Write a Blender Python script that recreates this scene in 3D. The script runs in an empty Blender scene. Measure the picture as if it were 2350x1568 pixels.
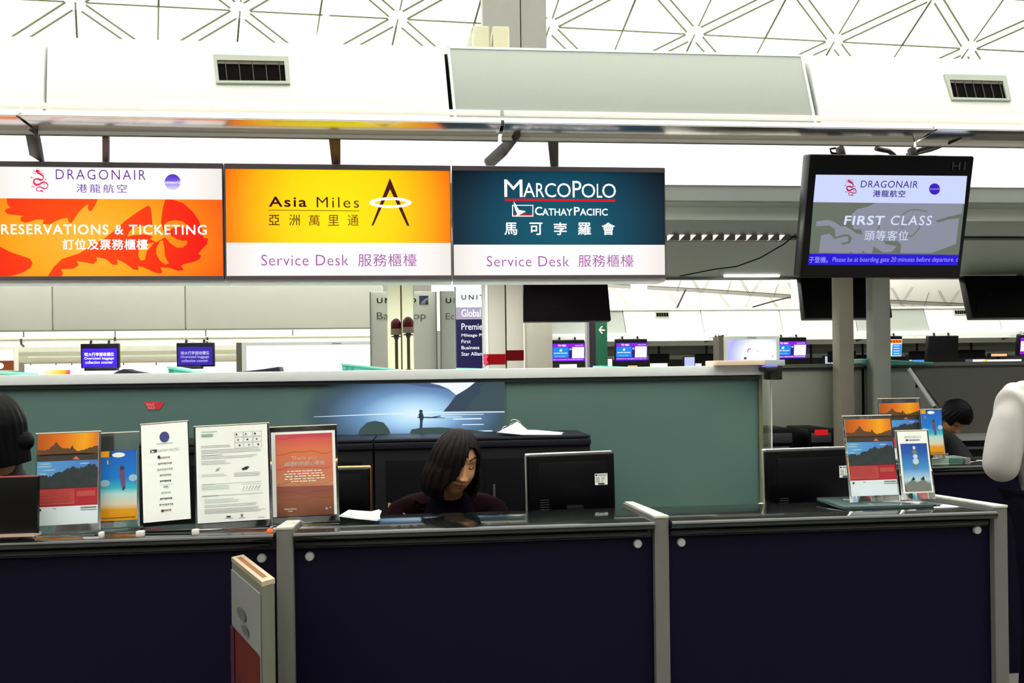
import bpy, bmesh, math, random
from mathutils import Vector, Matrix
random.seed(7)
S = bpy.context.scene
COL = S.collection
# ------------------------------------------------------------------ camera
W_, H_ = 2350.0, 1568.0
F_ = 1960.0                    # focal length in pixels
U0, V0 = 1175.0, 850.0         # principal point (lens shifted upwards)
EYE = Vector((0.0, 0.0, 1.5))
YAW, ROLL = math.atan(0.098), 0.0133
FWD = Vector((math.sin(YAW), math.cos(YAW), 0))
_R = Vector((math.cos(YAW), -math.sin(YAW), 0)); _U = Vector((0, 0, 1))
RIGHT = _R * math.cos(ROLL) - _U * math.sin(ROLL)
UPV = _U * math.cos(ROLL) + _R * math.sin(ROLL)
cam = bpy.data.cameras.new('camera'); camo = bpy.data.objects.new('camera', cam); COL.objects.link(camo)
cam.sensor_fit = 'HORIZONTAL'; cam.sensor_width = 36.0; cam.lens = 36.0 * F_ / W_
cam.shift_y = (V0 - H_ / 2) / W_
cam.clip_start = 0.05; cam.clip_end = 500
camo.matrix_world = Matrix(((RIGHT.x, UPV.x, -FWD.x, EYE.x), (RIGHT.y, UPV.y, -FWD.y, EYE.y), (RIGHT.z, UPV.z, -FWD.z, EYE.z), (0, 0, 0, 1)))
S.camera = camo
# ------------------------------------------------------------------ world, exposure
S.view_settings.view_transform = 'Standard'
S.view_settings.look = 'None'
S.view_settings.exposure = 0.0
S.view_settings.gamma = 1.0
S.view_settings.use_curve_mapping = False
wd = bpy.data.worlds.new('hall_air'); S.world = wd; wd.use_nodes = True
bg = wd.node_tree.nodes['Background']; bg.inputs[0].default_value = (0.98, 1.0, 0.98, 1); bg.inputs[1].default_value = 0.16
# ------------------------------------------------------------------ uplights of the hall (they wash the roof)
def area(name, loc, sx, sy, power, rot=(0, 0, 0), color=(1, 1, .985)):
    l = bpy.data.lights.new(name, 'AREA'); l.shape = 'RECTANGLE'; l.size = sx; l.size_y = sy; l.energy = power; l.color = color
    o = bpy.data.objects.new(name, l); COL.objects.link(o); o.location = loc; o.rotation_euler = rot
    return o
UP = (math.pi, 0, 0)
area('uplight', (0, 7.2, 3.4), 30, 3.0, 9000, UP)
area('uplight', (0, 26, 3.6), 44, 5.0, 13000, UP)
area('uplight', (0, -9, 3.4), 30, 4.0, 5000, UP)
area('uplight', (0, 44, 3.6), 50, 6.0, 14000, UP)

# unseen lamps added under the canopy behind the light-box signs to brighten the columns
area('fill_lamp', (-.1, 5.9, 2.44), 2.4, 0.5, 70, (0, 0, 0), (1, 1, .94))
area('fill_lamp', (-2.5, 9.5, 2.5), 5.0, .8, 90, (0, 0, 0), (1, 1, .95))

# ------------------------------------------------------------------ helpers
def ray(u, v): return FWD + RIGHT * ((u - U0) / F_) + UPV * ((V0 - v) / F_)
def P(u, v, Y):
    d = ray(u, v); return EYE + d * ((Y - EYE.y) / d.y)
def PZ(u, v, Z):
    d = ray(u, v); return EYE + d * ((Z - EYE.z) / d.z)
def lin(c):
    c = c / 255.0
    return c / 12.92 if c <= .04045 else ((c + .055) / 1.055) ** 2.4
def rgb(t): return (lin(t[0]), lin(t[1]), lin(t[2]), 1)

_M = {}
def mat(name, col, rough=.5, metal=0.0, var=.06, scale=8.0, bump=0.0, spec=.5, trans=0.0, coat=0.0):
    """procedural principled material: colour broken up by noise"""
    if name in _M: return _M[name]
    m = bpy.data.materials.new(name); m.use_nodes = True; nt = m.node_tree; b = nt.nodes['Principled BSDF']
    c = rgb(col)
    b.inputs['Roughness'].default_value = rough; b.inputs['Metallic'].default_value = metal
    b.inputs['Specular IOR Level'].default_value = spec
    b.inputs['Transmission Weight'].default_value = trans
    b.inputs['Coat Weight'].default_value = coat
    tc = nt.nodes.new('ShaderNodeTexCoord'); nz = nt.nodes.new('ShaderNodeTexNoise')
    nz.inputs['Scale'].default_value = scale; nz.inputs['Detail'].default_value = 3
    nt.links.new(tc.outputs['Object'], nz.inputs['Vector'])
    mx = nt.nodes.new('ShaderNodeMix'); mx.data_type = 'RGBA'
    mx.inputs['A'].default_value = tuple(max(0, x * (1 - var)) for x in c[:3]) + (1,)
    mx.inputs['B'].default_value = tuple(min(1, x * (1 + var)) for x in c[:3]) + (1,)
    nt.links.new(nz.outputs['Fac'], mx.inputs['Factor']); nt.links.new(mx.outputs['Result'], b.inputs['Base Color'])
    if bump:
        bp = nt.nodes.new('ShaderNodeBump'); bp.inputs['Strength'].default_value = bump; bp.inputs['Distance'].default_value = .01
        nt.links.new(nz.outputs['Fac'], bp.inputs['Height']); nt.links.new(bp.outputs['Normal'], b.inputs['Normal'])
    _M[name] = m; return m
def glow(name, col, strength=1.0):
    """a lit screen, back-lit print or other surface given a glow"""
    if name in _M: return _M[name]
    m = bpy.data.materials.new(name); m.use_nodes = True; nt = m.node_tree
    b = nt.nodes['Principled BSDF']; b.inputs['Base Color'].default_value = (0.01, 0.01, 0.01, 1); b.inputs['Roughness'].default_value = .3
    b.inputs['Specular IOR Level'].default_value = .2
    b.inputs['Emission Color'].default_value = rgb(col); b.inputs['Emission Strength'].default_value = strength
    _M[name] = m; return m
def glow_ramp(name, stops, kind='X', strength=1.0, lit=True, center=(.5, .5), size=(.5, .5), power=1.0):
    """colour gradient over the face (generated coordinates): kind X / Z linear, R elliptical from center"""
    if name in _M: return _M[name]
    m = bpy.data.materials.new(name); m.use_nodes = True; nt = m.node_tree; b = nt.nodes['Principled BSDF']
    tc = nt.nodes.new('ShaderNodeTexCoord'); sp = nt.nodes.new('ShaderNodeSeparateXYZ'); nt.links.new(tc.outputs['Generated'], sp.inputs[0])
    def mth(op, a, c=None):
        n = nt.nodes.new('ShaderNodeMath'); n.operation = op
        for i, x in enumerate((a, c)):
            if x is None: continue
            if isinstance(x, (int, float)): n.inputs[i].default_value = x
            else: nt.links.new(x, n.inputs[i])
        return n.outputs[0]
    if kind == 'X': f = sp.outputs['X']
    elif kind == 'Z': f = sp.outputs['Z']
    else:
        dx = mth('DIVIDE', mth('SUBTRACT', sp.outputs['X'], center[0]), size[0]); dz = mth('DIVIDE', mth('SUBTRACT', sp.outputs['Z'], center[1]), size[1])
        f = mth('POWER', mth('ADD', mth('POWER', mth('ABSOLUTE', dx), 2.0), mth('POWER', mth('ABSOLUTE', dz), 2.0)), .5 * power)
    r = nt.nodes.new('ShaderNodeValToRGB'); nt.links.new(f, r.inputs[0])
    e = r.color_ramp.elements
    while len(e) < len(stops): e.new(.5)
    for i, (p, c) in enumerate(stops): e[i].position = p; e[i].color = rgb(c)
    if lit:
        b.inputs['Base Color'].default_value = (0.01, 0.01, 0.01, 1); b.inputs['Specular IOR Level'].default_value = .2
        nt.links.new(r.outputs[0], b.inputs['Emission Color']); b.inputs['Emission Strength'].default_value = strength
    else: nt.links.new(r.outputs[0], b.inputs['Base Color'])
    b.inputs['Roughness'].default_value = .35
    _M[name] = m; return m

def tag(o, label=None, cat=None, group=None, kind=None):
    if label: o['label'] = label
    if cat: o['category'] = cat
    if group: o['group'] = group
    if kind: o['kind'] = kind
    return o
def thing(name, label, cat, loc, group=None):
    o = bpy.data.objects.new(name, None); COL.objects.link(o); o.location = loc; o.empty_display_size = .1
    return tag(o, label, cat, group)
def wloc(o):
    v = Vector(o.location)
    while o.parent: o = o.parent; v += Vector(o.location)
    return v

class MB:
    """collects shapes (world coordinates) and links them as ONE mesh object"""
    def __init__(s): s.v = []; s.f = []; s.m = []
    def raw(s, vs, fs, mi=0):
        k = len(s.v); s.v += [Vector(p) for p in vs]
        for f in fs: s.f.append([k + i for i in f]); s.m.append(mi)
        return s
    def hexa(s, p, mi=0):      # 4 front points, 4 back points
        return s.raw(p, [(0, 1, 2, 3), (7, 6, 5, 4), (0, 4, 5, 1), (1, 5, 6, 2), (2, 6, 7, 3), (3, 7, 4, 0)], mi)
    def box(s, x0, x1, y0, y1, z0, z1, mi=0):
        return s.hexa([(x0, y0, z0), (x1, y0, z0), (x1, y0, z1), (x0, y0, z1), (x0, y1, z0), (x1, y1, z0), (x1, y1, z1), (x0, y1, z1)], mi)
    def prism(s, poly, d, mi=0):   # poly: world points, d: extrusion vector
        n = len(poly); a = [Vector(p) for p in poly]; b = [p + Vector(d) for p in a]
        return s.raw(a + b, [tuple(range(n)), tuple(range(2 * n - 1, n - 1, -1))] + [(i, n + i, n + (i + 1) % n, (i + 1) % n) for i in range(n)], mi)
    def tube(s, pts, r, n=8, mi=0, r2=None):
        pts = [Vector(p) for p in pts]; rings = []; vs = []; fs = []
        up = Vector((0, 0, 1))
        for i, p in enumerate(pts):
            t = (pts[min(i + 1, len(pts) - 1)] - pts[max(i - 1, 0)]).normalized()
            a = t.cross(up if abs(t.z) < .95 else Vector((0, 1, 0))).normalized(); b = t.cross(a).normalized()
            rr = r if r2 is None else r + (r2 - r) * i / (len(pts) - 1)
            for k in range(n):
                g = 2 * math.pi * k / n; vs.append(p + a * (rr * math.cos(g)) + b * (rr * math.sin(g)))
        for i in range(len(pts) - 1):
            for k in range(n):
                fs.append((i * n + k, i * n + (k + 1) % n, (i + 1) * n + (k + 1) % n, (i + 1) * n + k))
        fs.append(tuple(range(n - 1, -1, -1))); fs.append(tuple((len(pts) - 1) * n + k for k in range(n)))
        return s.raw(vs, fs, mi)
    def lathe(s, c, prof, n=24, mi=0, axis='Z'):   # prof: (radius, height)
        vs = []; fs = []
        for r, h in prof:
            for k in range(n):
                g = 2 * math.pi * k / n; a, b = r * math.cos(g), r * math.sin(g)
                vs.append(Vector(c) + (Vector((a, b, h)) if axis == 'Z' else Vector((a, h, b))))
        for i in range(len(prof) - 1):
            for k in range(n):
                fs.append((i * n + k, i * n + (k + 1) % n, (i + 1) * n + (k + 1) % n, (i + 1) * n + k))
        fs.append(tuple(range(n - 1, -1, -1))); fs.append(tuple((len(prof) - 1) * n + k for k in range(n)))
        return s.raw(vs, fs, mi)
    def build(s, name, mats, parent=None, bevel=0.0, seg=2, smooth=True, label=None, kind=None, base=None):
        me = bpy.data.meshes.new(name)
        if parent is not None: org = wloc(parent)
        elif base is not None: org = Vector(base)
        else:
            xs = [p.x for p in s.v]; ys = [p.y for p in s.v]; zs = [p.z for p in s.v]
            org = Vector(((min(xs) + max(xs)) / 2, (min(ys) + max(ys)) / 2, min(zs)))
        me.from_pydata([tuple(p - org) for p in s.v], [], s.f)
        if not isinstance(mats, (list, tuple)): mats = [mats]
        for m in mats: me.materials.append(m)
        me.polygons.foreach_set('material_index', s.m)
        bm = bmesh.new(); bm.from_mesh(me)
        if bevel:
            bmesh.ops.recalc_face_normals(bm, faces=bm.faces)
            es = [e for e in bm.edges if len(e.link_faces) == 2 and e.calc_face_angle(0) > .5]
            bmesh.ops.bevel(bm, geom=es, offset=bevel, segments=seg, profile=.5, affect='EDGES', clamp_overlap=True)
        bmesh.ops.recalc_face_normals(bm, faces=bm.faces) if smooth is not None else None
        bm.to_mesh(me); bm.free()
        if smooth:
            me.polygons.foreach_set('use_smooth', [True] * len(me.polygons)); me.set_sharp_from_angle(angle=.6)
        o = bpy.data.objects.new(name, me); COL.objects.link(o)
        if parent is not None: o.parent = parent
        else: o.location = org
        if label: o['label'] = label
        if kind: o['kind'] = kind
        return o

# lettering: glyph outlines of Blender's own interface font, filled
_T = {}
def glyphs(body, weight=0.0, spacing=1.0, shear=0.0):
    k = (body, weight, spacing, shear)
    if k in _T: return _T[k]
    c = bpy.data.curves.new('t', 'FONT'); c.body = body; c.resolution_u = 3; c.offset = weight; c.space_character = spacing; c.shear = shear
    o = bpy.data.objects.new('t', c); COL.objects.link(o)
    dg = bpy.context.evaluated_depsgraph_get(); me = bpy.data.meshes.new_from_object(o.evaluated_get(dg))
    vs = [(v.co.x, v.co.y) for v in me.vertices]; fs = [tuple(p.vertices) for p in me.polygons]
    bpy.data.objects.remove(o); bpy.data.curves.remove(c); bpy.data.meshes.remove(me)
    xs = [a for a, b in vs]; ys = [b for a, b in vs]; x0, x1, y0, y1 = min(xs), max(xs), min(ys), max(ys)
    vs = [((a - x0) / (x1 - x0), (b - y0) / (y1 - y0)) for a, b in vs]
    _T[k] = (vs, fs); return _T[k]

class Pl:
    """a plane standing in the scene: origin, x axis, y axis; n looks towards the viewer's side"""
    def __init__(s, o, ex=(1, 0, 0), ey=(0, 0, 1)):
        s.o = Vector(o); s.ex = Vector(ex).normalized(); s.ey = Vector(ey).normalized(); s.n = s.ex.cross(s.ey)
    def hit(s, u, v):
        d = ray(u, v); t = (s.o - EYE).dot(s.n) / d.dot(s.n); q = EYE + d * t - s.o
        return q.dot(s.ex), q.dot(s.ey)
    def pt(s, a, b, h=0.0): return s.o + s.ex * a + s.ey * b + s.n * h
    def rect(s, u0, v0, u1, v1):
        uc, vc = (u0 + u1) / 2, (v0 + v1) / 2
        return s.hit(u0, vc)[0], s.hit(u1, vc)[0], s.hit(uc, v1)[1], s.hit(uc, v0)[1]
    def slab(s, mb, r, h0, h1, mi=0):   # box on the plane, h along the normal
        a0, a1, b0, b1 = r
        q = [(a0, b0), (a1, b0), (a1, b1), (a0, b1)]
        return mb.hexa([s.pt(a, b, h1) for a, b in q] + [s.pt(a, b, h0) for a, b in q], mi)
def VP(Y): return Pl((0, Y, 0))          # upright plane parallel to the counters
def tilt(o, t, yaw=0.0):                 # plane leaning back by t (top away), turned by yaw
    ex = Vector((math.cos(yaw), math.sin(yaw), 0)); back = Vector((-math.sin(yaw), math.cos(yaw), 0))
    return Pl(o, ex, Vector((0, 0, 1)) * math.cos(t) + back * math.sin(t))

class G:
    """flat print on a plane, in photo pixels (rect None) or in 0..1 of a rect (x right, y down)"""
    def __init__(s, pl, rect=None, h=.0012):
        s.pl = pl; s.h = h; s.mb = MB(); s.mats = []; s.r = rect; s.k = 0
    def mp(s, x, y):
        if s.r is None: return s.pl.hit(x, y)
        a0, a1, b0, b1 = s.r; return a0 + (a1 - a0) * x, b1 - (b1 - b0) * y
    def mi(s, m):
        if m not in s.mats: s.mats.append(m)
        return s.mats.index(m)
    def lift(s, up):
        return s.h * (1 + .5 * up)
    def poly(s, pts, m, up=0):
        s.mb.raw([s.pl.pt(*s.mp(x, y), s.lift(up)) for x, y in pts], [tuple(range(len(pts)))], s.mi(m)); return s
    def rect(s, x0, y0, x1, y1, m, up=0):
        xc, yc = (x0 + x1) / 2, (y0 + y1) / 2
        a0, a1, b0, b1 = s.mp(x0, yc)[0], s.mp(x1, yc)[0], s.mp(xc, y1)[1], s.mp(xc, y0)[1]
        s.mb.raw([s.pl.pt(a, b, s.lift(up)) for a, b in ((a0, b0), (a1, b0), (a1, b1), (a0, b1))], [(0, 1, 2, 3)], s.mi(m)); return s
    def text(s, body, x0, y0, x1, y1, m, weight=0.0, up=1, spacing=1.0, shear=0.0):
        if weight > .003:
            k = weight * (y1 - y0) * .75; x0 += k; x1 -= k; y0 += k; y1 -= k
            for dx, dy in ((-k, -k), (k, -k), (-k, k), (k, k)): s.text(body, x0 + dx, y0 + dy, x1 + dx, y1 + dy, m, 0, up, spacing, shear)
            return s
        vs, fs = glyphs(body, max(weight, -.006) if ord(body[0]) < 256 else 0.0, spacing, shear); xc, yc = (x0 + x1) / 2, (y0 + y1) / 2
        a0, a1, b0, b1 = s.mp(x0, yc)[0], s.mp(x1, yc)[0], s.mp(xc, y1)[1], s.mp(xc, y0)[1]
        s.mb.raw([s.pl.pt(a0 + (a1 - a0) * a, b0 + (b1 - b0) * b, s.lift(up)) for a, b in vs], fs, s.mi(m)); return s
    def disc(s, x, y, rx, ry, m, up=1, n=28):
        return s.poly([(x + rx * math.cos(2 * math.pi * i / n), y + ry * math.sin(2 * math.pi * i / n)) for i in range(n)], m, up)
    def ring(s, x, y, rx, ry, tx, ty, m, up=1, n=36):
        vs = []
        for q in ((rx, ry), (rx - tx, ry - ty)):
            vs += [s.pl.pt(*s.mp(x + q[0] * math.cos(2 * math.pi * i / n), y + q[1] * math.sin(2 * math.pi * i / n)), s.lift(up)) for i in range(n)]
        s.mb.raw(vs, [(i, (i + 1) % n, n + (i + 1) % n, n + i) for i in range(n)], s.mi(m)); return s
    def ribbon(s, pts, w, m, up=1):
        if not isinstance(w, (list, tuple)): w = [w] * len(pts)
        vs = []
        for i, p in enumerate(pts):
            a, b = pts[max(i - 1, 0)], pts[min(i + 1, len(pts) - 1)]
            dx, dy = b[0] - a[0], b[1] - a[1]; l = math.hypot(dx, dy) or 1
            nx, ny = -dy / l * w[i] / 2, dx / l * w[i] / 2
            vs += [(p[0] + nx, p[1] + ny), (p[0] - nx, p[1] - ny)]
        s.mb.raw([s.pl.pt(*s.mp(x, y), s.lift(up)) for x, y in vs], [(2 * i, 2 * i + 1, 2 * i + 3, 2 * i + 2) for i in range(len(pts) - 1)], s.mi(m)); return s
    def build(s, name, parent, label=None):
        # keep the print facing the viewer
        o = s.mb.build(name, s.mats, parent, smooth=None, label=label); return o
def smooth_path(pts, n=6):
    out = []
    for i in range(len(pts) - 1):
        p0, p1, p2, p3 = pts[max(i - 1, 0)], pts[i], pts[i + 1], pts[min(i + 2, len(pts) - 1)]
        for k in range(n):
            t = k / n
            out.append(tuple(.5 * (2 * p1[j] + (p2[j] - p0[j]) * t + (2 * p0[j] - 5 * p1[j] + 4 * p2[j] - p3[j]) * t * t + (3 * p1[j] - p0[j] - 3 * p2[j] + p3[j]) * t ** 3) for j in range(len(p1))))
    out.append(tuple(pts[-1])); return out

# ------------------------------------------------------------------ materials
WHITE = mat('white_paint', (240, 242, 236), .5, var=.02)
PERF = mat('perforated_metal', (168, 172, 164), .55, var=.05, scale=120)
SEAM = mat('seam_shadow_gap', (14, 18, 12), .9, spec=.1)
GAPOL = mat('roof_joint_olive', (52, 54, 20), .8)
ROOF = mat('roof_panel_white', (246, 247, 240), .6, var=.01, scale=2)
STEEL = mat('brushed_steel', (150, 150, 142), .45, metal=.3, var=.08, scale=30)
POLISH = mat('polished_metal', (226, 222, 214), .22, metal=1.0, var=.02)
LIPM = mat('pale_metal', (253, 249, 242), .4, var=.03)
DARKM = mat('dark_bracket_metal', (58, 52, 50), .5, metal=.3, var=.1)
BLACK = mat('black_plastic', (4, 3, 7), .45, var=.1, spec=.2)
GLOSSB = mat('black_glossy_plastic', (4, 3, 6), .3, var=.1, spec=.25)
NAVY = mat('navy_laminate', (10, 7, 30), .6, var=.12, scale=5, spec=.1)
DGLASS = mat('dark_glass_top', (16, 18, 18), .07, var=.05, spec=.6)
TUBEB = mat('black_rubber_edge', (8, 8, 9), .3)
PART = mat('grey_green_glass', (90, 118, 113), .3, var=.10, scale=2.2, spec=.35)
CAPW = mat('cap_white', (250, 252, 250), .4, var=.02)
SOFF = mat('soffit_grey_green', (118, 126, 114), .5, var=.06, scale=3)
GREYP = mat('grey_panel', (178, 178, 166), .55, var=.04, scale=3)
CREAM = mat('cream_column', (226, 226, 190), .5, var=.03)
COLG = mat('column_grey', (176, 172, 158), .55, var=.05, scale=4)
PAPER = mat('paper_white', (248, 249, 244), .6, var=.01)
ACRY = mat('clear_acrylic', (250, 252, 250), .02, trans=1.0, var=0, spec=.5)
TEAL = mat('teal_plastic', (104, 206, 186), .4, var=.06)
RED = mat('red_tape', (128, 5, 14), .7, var=.15, scale=30, spec=.05)
INK = mat('grey_ink', (120, 124, 116), .7)
INKD = mat('dark_ink', (40, 44, 44), .7)
E_WHITE = glow('lit_white', (255, 253, 250), 1.05)
E_WHITE2 = glow('lit_white_soft', (252, 246, 242), 1.0)
E_BLUE = glow('screen_blue', (60, 22, 250), 1.0)
E_PURP = glow('screen_purple', (150, 10, 225), 1.0)
E_CYAN = glow('screen_cyan', (10, 140, 235), 1.0)
E_NAVY = glow('screen_navy', (40, 16, 110), 1.0)
E_PLUM = glow('lit_purple_ink', (104, 36, 160), 1.0)
E_PLUM2 = glow('lit_pale_plum_ink', (170, 80, 170), 1.0)
E_BROWN = glow('lit_brown_ink', (70, 14, 10), 1.0)
E_BROWN2 = glow('lit_thin_brown_ink', (130, 44, 6), 1.0)
E_RED = glow('lit_red_ink', (225, 10, 30), 1.0)
E_PINK = glow('lit_pink_red_ink', (240, 36, 96), 1.0)
E_ORB = glow_ramp('lit_orb_violet', [(0.0, (235, 225, 255)), (.5, (130, 100, 235)), (1.0, (70, 30, 190))], 'Z')
E_INDIGO = glow('lit_indigo_ink', (44, 14, 130), 1.0)
E_ORBD = glow('lit_orb_indigo', (56, 24, 190), 1.0)
E_SLAT = glow('slat_added_glow', (252, 255, 248), 2.0)  # white slats made to glow in place of the trough lighting
E_TUBE = glow('fluorescent_tube', (255, 255, 255), 8.0)
E_PALE = glow('lit_pale_blue', (196, 206, 255), 1.0)
TEXTW = glow('lit_lettering_white', (255, 255, 255), 1.2)
# ================================================================== SETTING
mb = MB(); mb.box(-40, 40, -22, 75, -.2, 0)
mb.build('floor', mat('granite_floor', (120, 118, 112), .25, var=.12, scale=60), kind='structure')
# ---- roof: flat vault section with its triangulated joints
ZR = 12.6
mb = MB(); mb.box(-60, 60, -25, 62, ZR, ZR + .3)
mb.build('ceiling', ROOF, kind='structure')
# the shell that comes down behind the canopy: an inclined field of triangulated panels
D0 = 22.0
VO = EYE + ray(173, 5) * D0
ac = RIGHT * 1.0 + FWD * .118 + UPV * -.005; cc = RIGHT * -.416 + FWD * 1.0 + UPV * -.99
va = Pl(VO, ac, cc)                                    # ex along the node rows
ey_ = (cc - va.ex * cc.dot(va.ex)).normalized(); va.ey = ey_; va.n = va.ex.cross(ey_)
if va.n.dot(EYE - VO) < 0: va.n = -va.n
b = MB(); q = [(-30, -2.2), (50, -2.2), (50, 7.0), (-30, 7.0)]
b.hexa([va.pt(x, y, 0) for x, y in q] + [va.pt(x, y, -.2) for x, y in q]); b.build('ceiling_shell', ROOF, kind='structure')
n6 = va.hit(2222, 112); step = n6[0] / 6.0; drift = n6[1] / 6.0
av2 = Vector((step, drift)); nx_ = va.hit(362, 137); bv2 = Vector((nx_[0], nx_[1]))       # node half a bay across, one row down
cdir = Vector((va.hit(173, 80)[0], va.hit(173, 80)[1])).normalized()
mb = MB()
def strip(p, q, w):
    d = (q - p).normalized(); n = Vector((-d.y, d.x)) * (w / 2)
    a = [p + n, p - n, q - n, q + n]; mb.hexa([va.pt(v.x, v.y, .02) for v in a] + [va.pt(v.x, v.y, .001) for v in a])
RW = .115
for j in range(-1, 3):
    for i in range(-5, 12):
        n0 = bv2 * j + av2 * (i - (j // 2))
        if j in (1,): pass
        for d in (bv2, bv2 - av2):
            t = d.normalized(); s_ = Vector((-t.y, t.x)) * RW
            strip(n0 + s_ + t * .22, n0 + d + s_ - t * .22, .045); strip(n0 - s_ + t * .22, n0 + d - s_ - t * .22, .045)
        t = av2.normalized(); strip(n0 + t * .27, n0 + av2 - t * .27, .035)
        c2 = bv2 * 2 - av2
        strip(n0 + c2.normalized() * .2, n0 + c2 * .5, .05); strip(n0 + av2 * .5 - c2 * .5, n0 + av2 * .5 + c2 * .42, .04)
mb.build('ceiling_shell_joints', GAPOL, kind='structure', smooth=False)
# roof struts
mb = MB(); mb.tube([P(768, -30, 19), P(727, 105, 19)], .07, 10)
tag(mb.build('roof_strut', mat('strut_white', (196, 198, 186), .5)), 'slanting white roof strut standing behind the white bulkhead, left of the thick column', 'strut', kind=None)
# ---- near canopy: leaning fascia, four panels
zb = 2.655; LEAN = math.radians(15)
fas = tilt((0, 3.93, zb), LEAN)
ft = fas.hit(1175, 110)[1]
def fascia_panel(name, utop0, utop1, ubot0, ubot1, m, vt0, vt1, vb0, vb1, label=None):
    a = [fas.hit(ubot0, vb0), fas.hit(ubot1, vb1), fas.hit(utop1, vt1), fas.hit(utop0, vt0)]
    q = [(a[0][0], 0), (a[1][0], 0), (a[2][0], ft), (a[3][0], ft)]
    b = MB(); b.hexa([fas.pt(x, y, 0) for x, y in q] + [fas.pt(x, y, -.05) for x, y in q])
    return b.build(name, m, kind='structure', bevel=.004)
fascia_panel('ceiling_bulkhead', -700, 102, -700, 99.5, WHITE, 70, 84, 240, 250)
fascia_panel('ceiling_bulkhead', 109, 1018, 106, 1033, WHITE, 84, 108, 250, 268)
fascia_panel('ceiling_bulkhead', 1026, 1842, 1042, 1874, PERF, 108, 130, 268, 282)
fascia_panel('ceiling_bulkhead', 1853, 3000, 1884, 3000, WHITE, 130, 160, 282, 300)
b = MB(); x0, x1 = -5.0, 8.0
b.hexa([fas.pt(x0, 0, -.06), fas.pt(x1, 0, -.06), fas.pt(x1, ft, -.06), fas.pt(x0, ft, -.06)] + [fas.pt(x0, 0, -.09), fas.pt(x1, 0, -.09), fas.pt(x1, ft, -.09), fas.pt(x0, ft, -.09)])
b.build('ceiling_bulkhead_backing', SEAM, kind='structure')
ztop = fas.pt(0, ft).z; ytop = fas.pt(0, ft).y
b = MB(); b.box(x0, x1, ytop + .06, 8.6, ztop - .06, ztop); b.build('ceiling_canopy_roof', WHITE, kind='structure')
# white edge frames of the perforated panel
g = MB()
for (ua, va, ub, vb_) in ((1026, 108, 1042, 268), (1842, 130, 1874, 282)):
    p, q = fas.hit(ub, vb_)[0], fas.hit(ua, va)[0]
    s_ = .012 if ua < 1500 else -.012
    g.hexa([fas.pt(p, 0, .003), fas.pt(p + s_, 0, .003), fas.pt(q + s_, ft, .003), fas.pt(q, ft, .003)] + [fas.pt(p, 0, -.001), fas.pt(p + s_, 0, -.001), fas.pt(q + s_, ft, -.001), fas.pt(q, ft, -.001)])
a0, a1 = fas.hit(1026, 108)[0], fas.hit(1842, 130)[0]
fas.slab(g, (a0, a1, ft - .012, ft), -.001, .003)
a0, a1 = fas.hit(1042, 268)[0], fas.hit(1874, 282)[0]
fas.slab(g, (a0, a1, 0, .012), -.001, .003)
g.build('ceiling_bulkhead_trim', WHITE, kind='structure')
# ---- air vents in the fascia
def vent(label, quad, inner, nsl):
    c = fas.pt(*fas.hit(sum(q[0] for q in quad) / 4, sum(q[1] for q in quad) / 4))
    t = thing('air_vent', label, 'air vent', c, 'air vents in the bulkhead')
    L = lambda uv: Vector(fas.hit(*uv)).to_3d()
    O = [L(q) for q in quad]; I = [L(q) for q in inner]
    f = MB()
    for i in range(4):
        j = (i + 1) % 4
        q = [O[i], O[j], I[j], I[i]]
        f.hexa([fas.pt(p.x, p.y, .012) for p in q] + [fas.pt(p.x, p.y, .001) for p in q])
    f.build('frame', mat('vent_frame_grey', (176, 182, 168), .5), t)
    k = MB(); k.hexa([fas.pt(p.x, p.y, .003) for p in I] + [fas.pt(p.x, p.y, .001) for p in I]); k.build('backing', mat('vent_dark', (5, 4, 4), .9, spec=.1), t)
    for i in range(nsl):
        w = (i + .6) / nsl; p = I[0].lerp(I[1], w); q = I[3].lerp(I[2], w); d = (I[1] - I[0]).normalized() * .002
        s_ = MB(); s_.hexa([fas.pt(p.x - d.x, p.y, .009), fas.pt(p.x + d.x, p.y, .009), fas.pt(q.x + d.x, q.y, .009), fas.pt(q.x - d.x, q.y, .009)] + [fas.pt(p.x - d.x, p.y, .003), fas.pt(p.x + d.x, p.y, .003), fas.pt(q.x + d.x, q.y, .003), fas.pt(q.x - d.x, q.y, .003)])
        s_.build('slat', DARKM, t)
    s_ = MB(); a, c_ = I[3].lerp(I[0], .16), I[2].lerp(I[1], .16)
    s_.hexa([fas.pt(p.x, p.y, .008) for p in (a, c_, I[2], I[3])] + [fas.pt(p.x, p.y, .003) for p in (a, c_, I[2], I[3])]); s_.build('louvre', mat('vent_louvre', (96, 88, 74), .6), t)
vent('dark slotted air vent in the white bulkhead above the orange and yellow signs', [(497, 193), (666, 195), (662, 133), (490, 128)], [(504, 188), (657, 189), (653, 144), (499, 141)], 5)
vent('dark slotted air vent in the white bulkhead above the hanging screen', [(2183, 231), (2318, 233), (2306, 176), (2164, 173)], [(2185, 226), (2308, 229), (2298, 189), (2176, 186)], 6)
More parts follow.
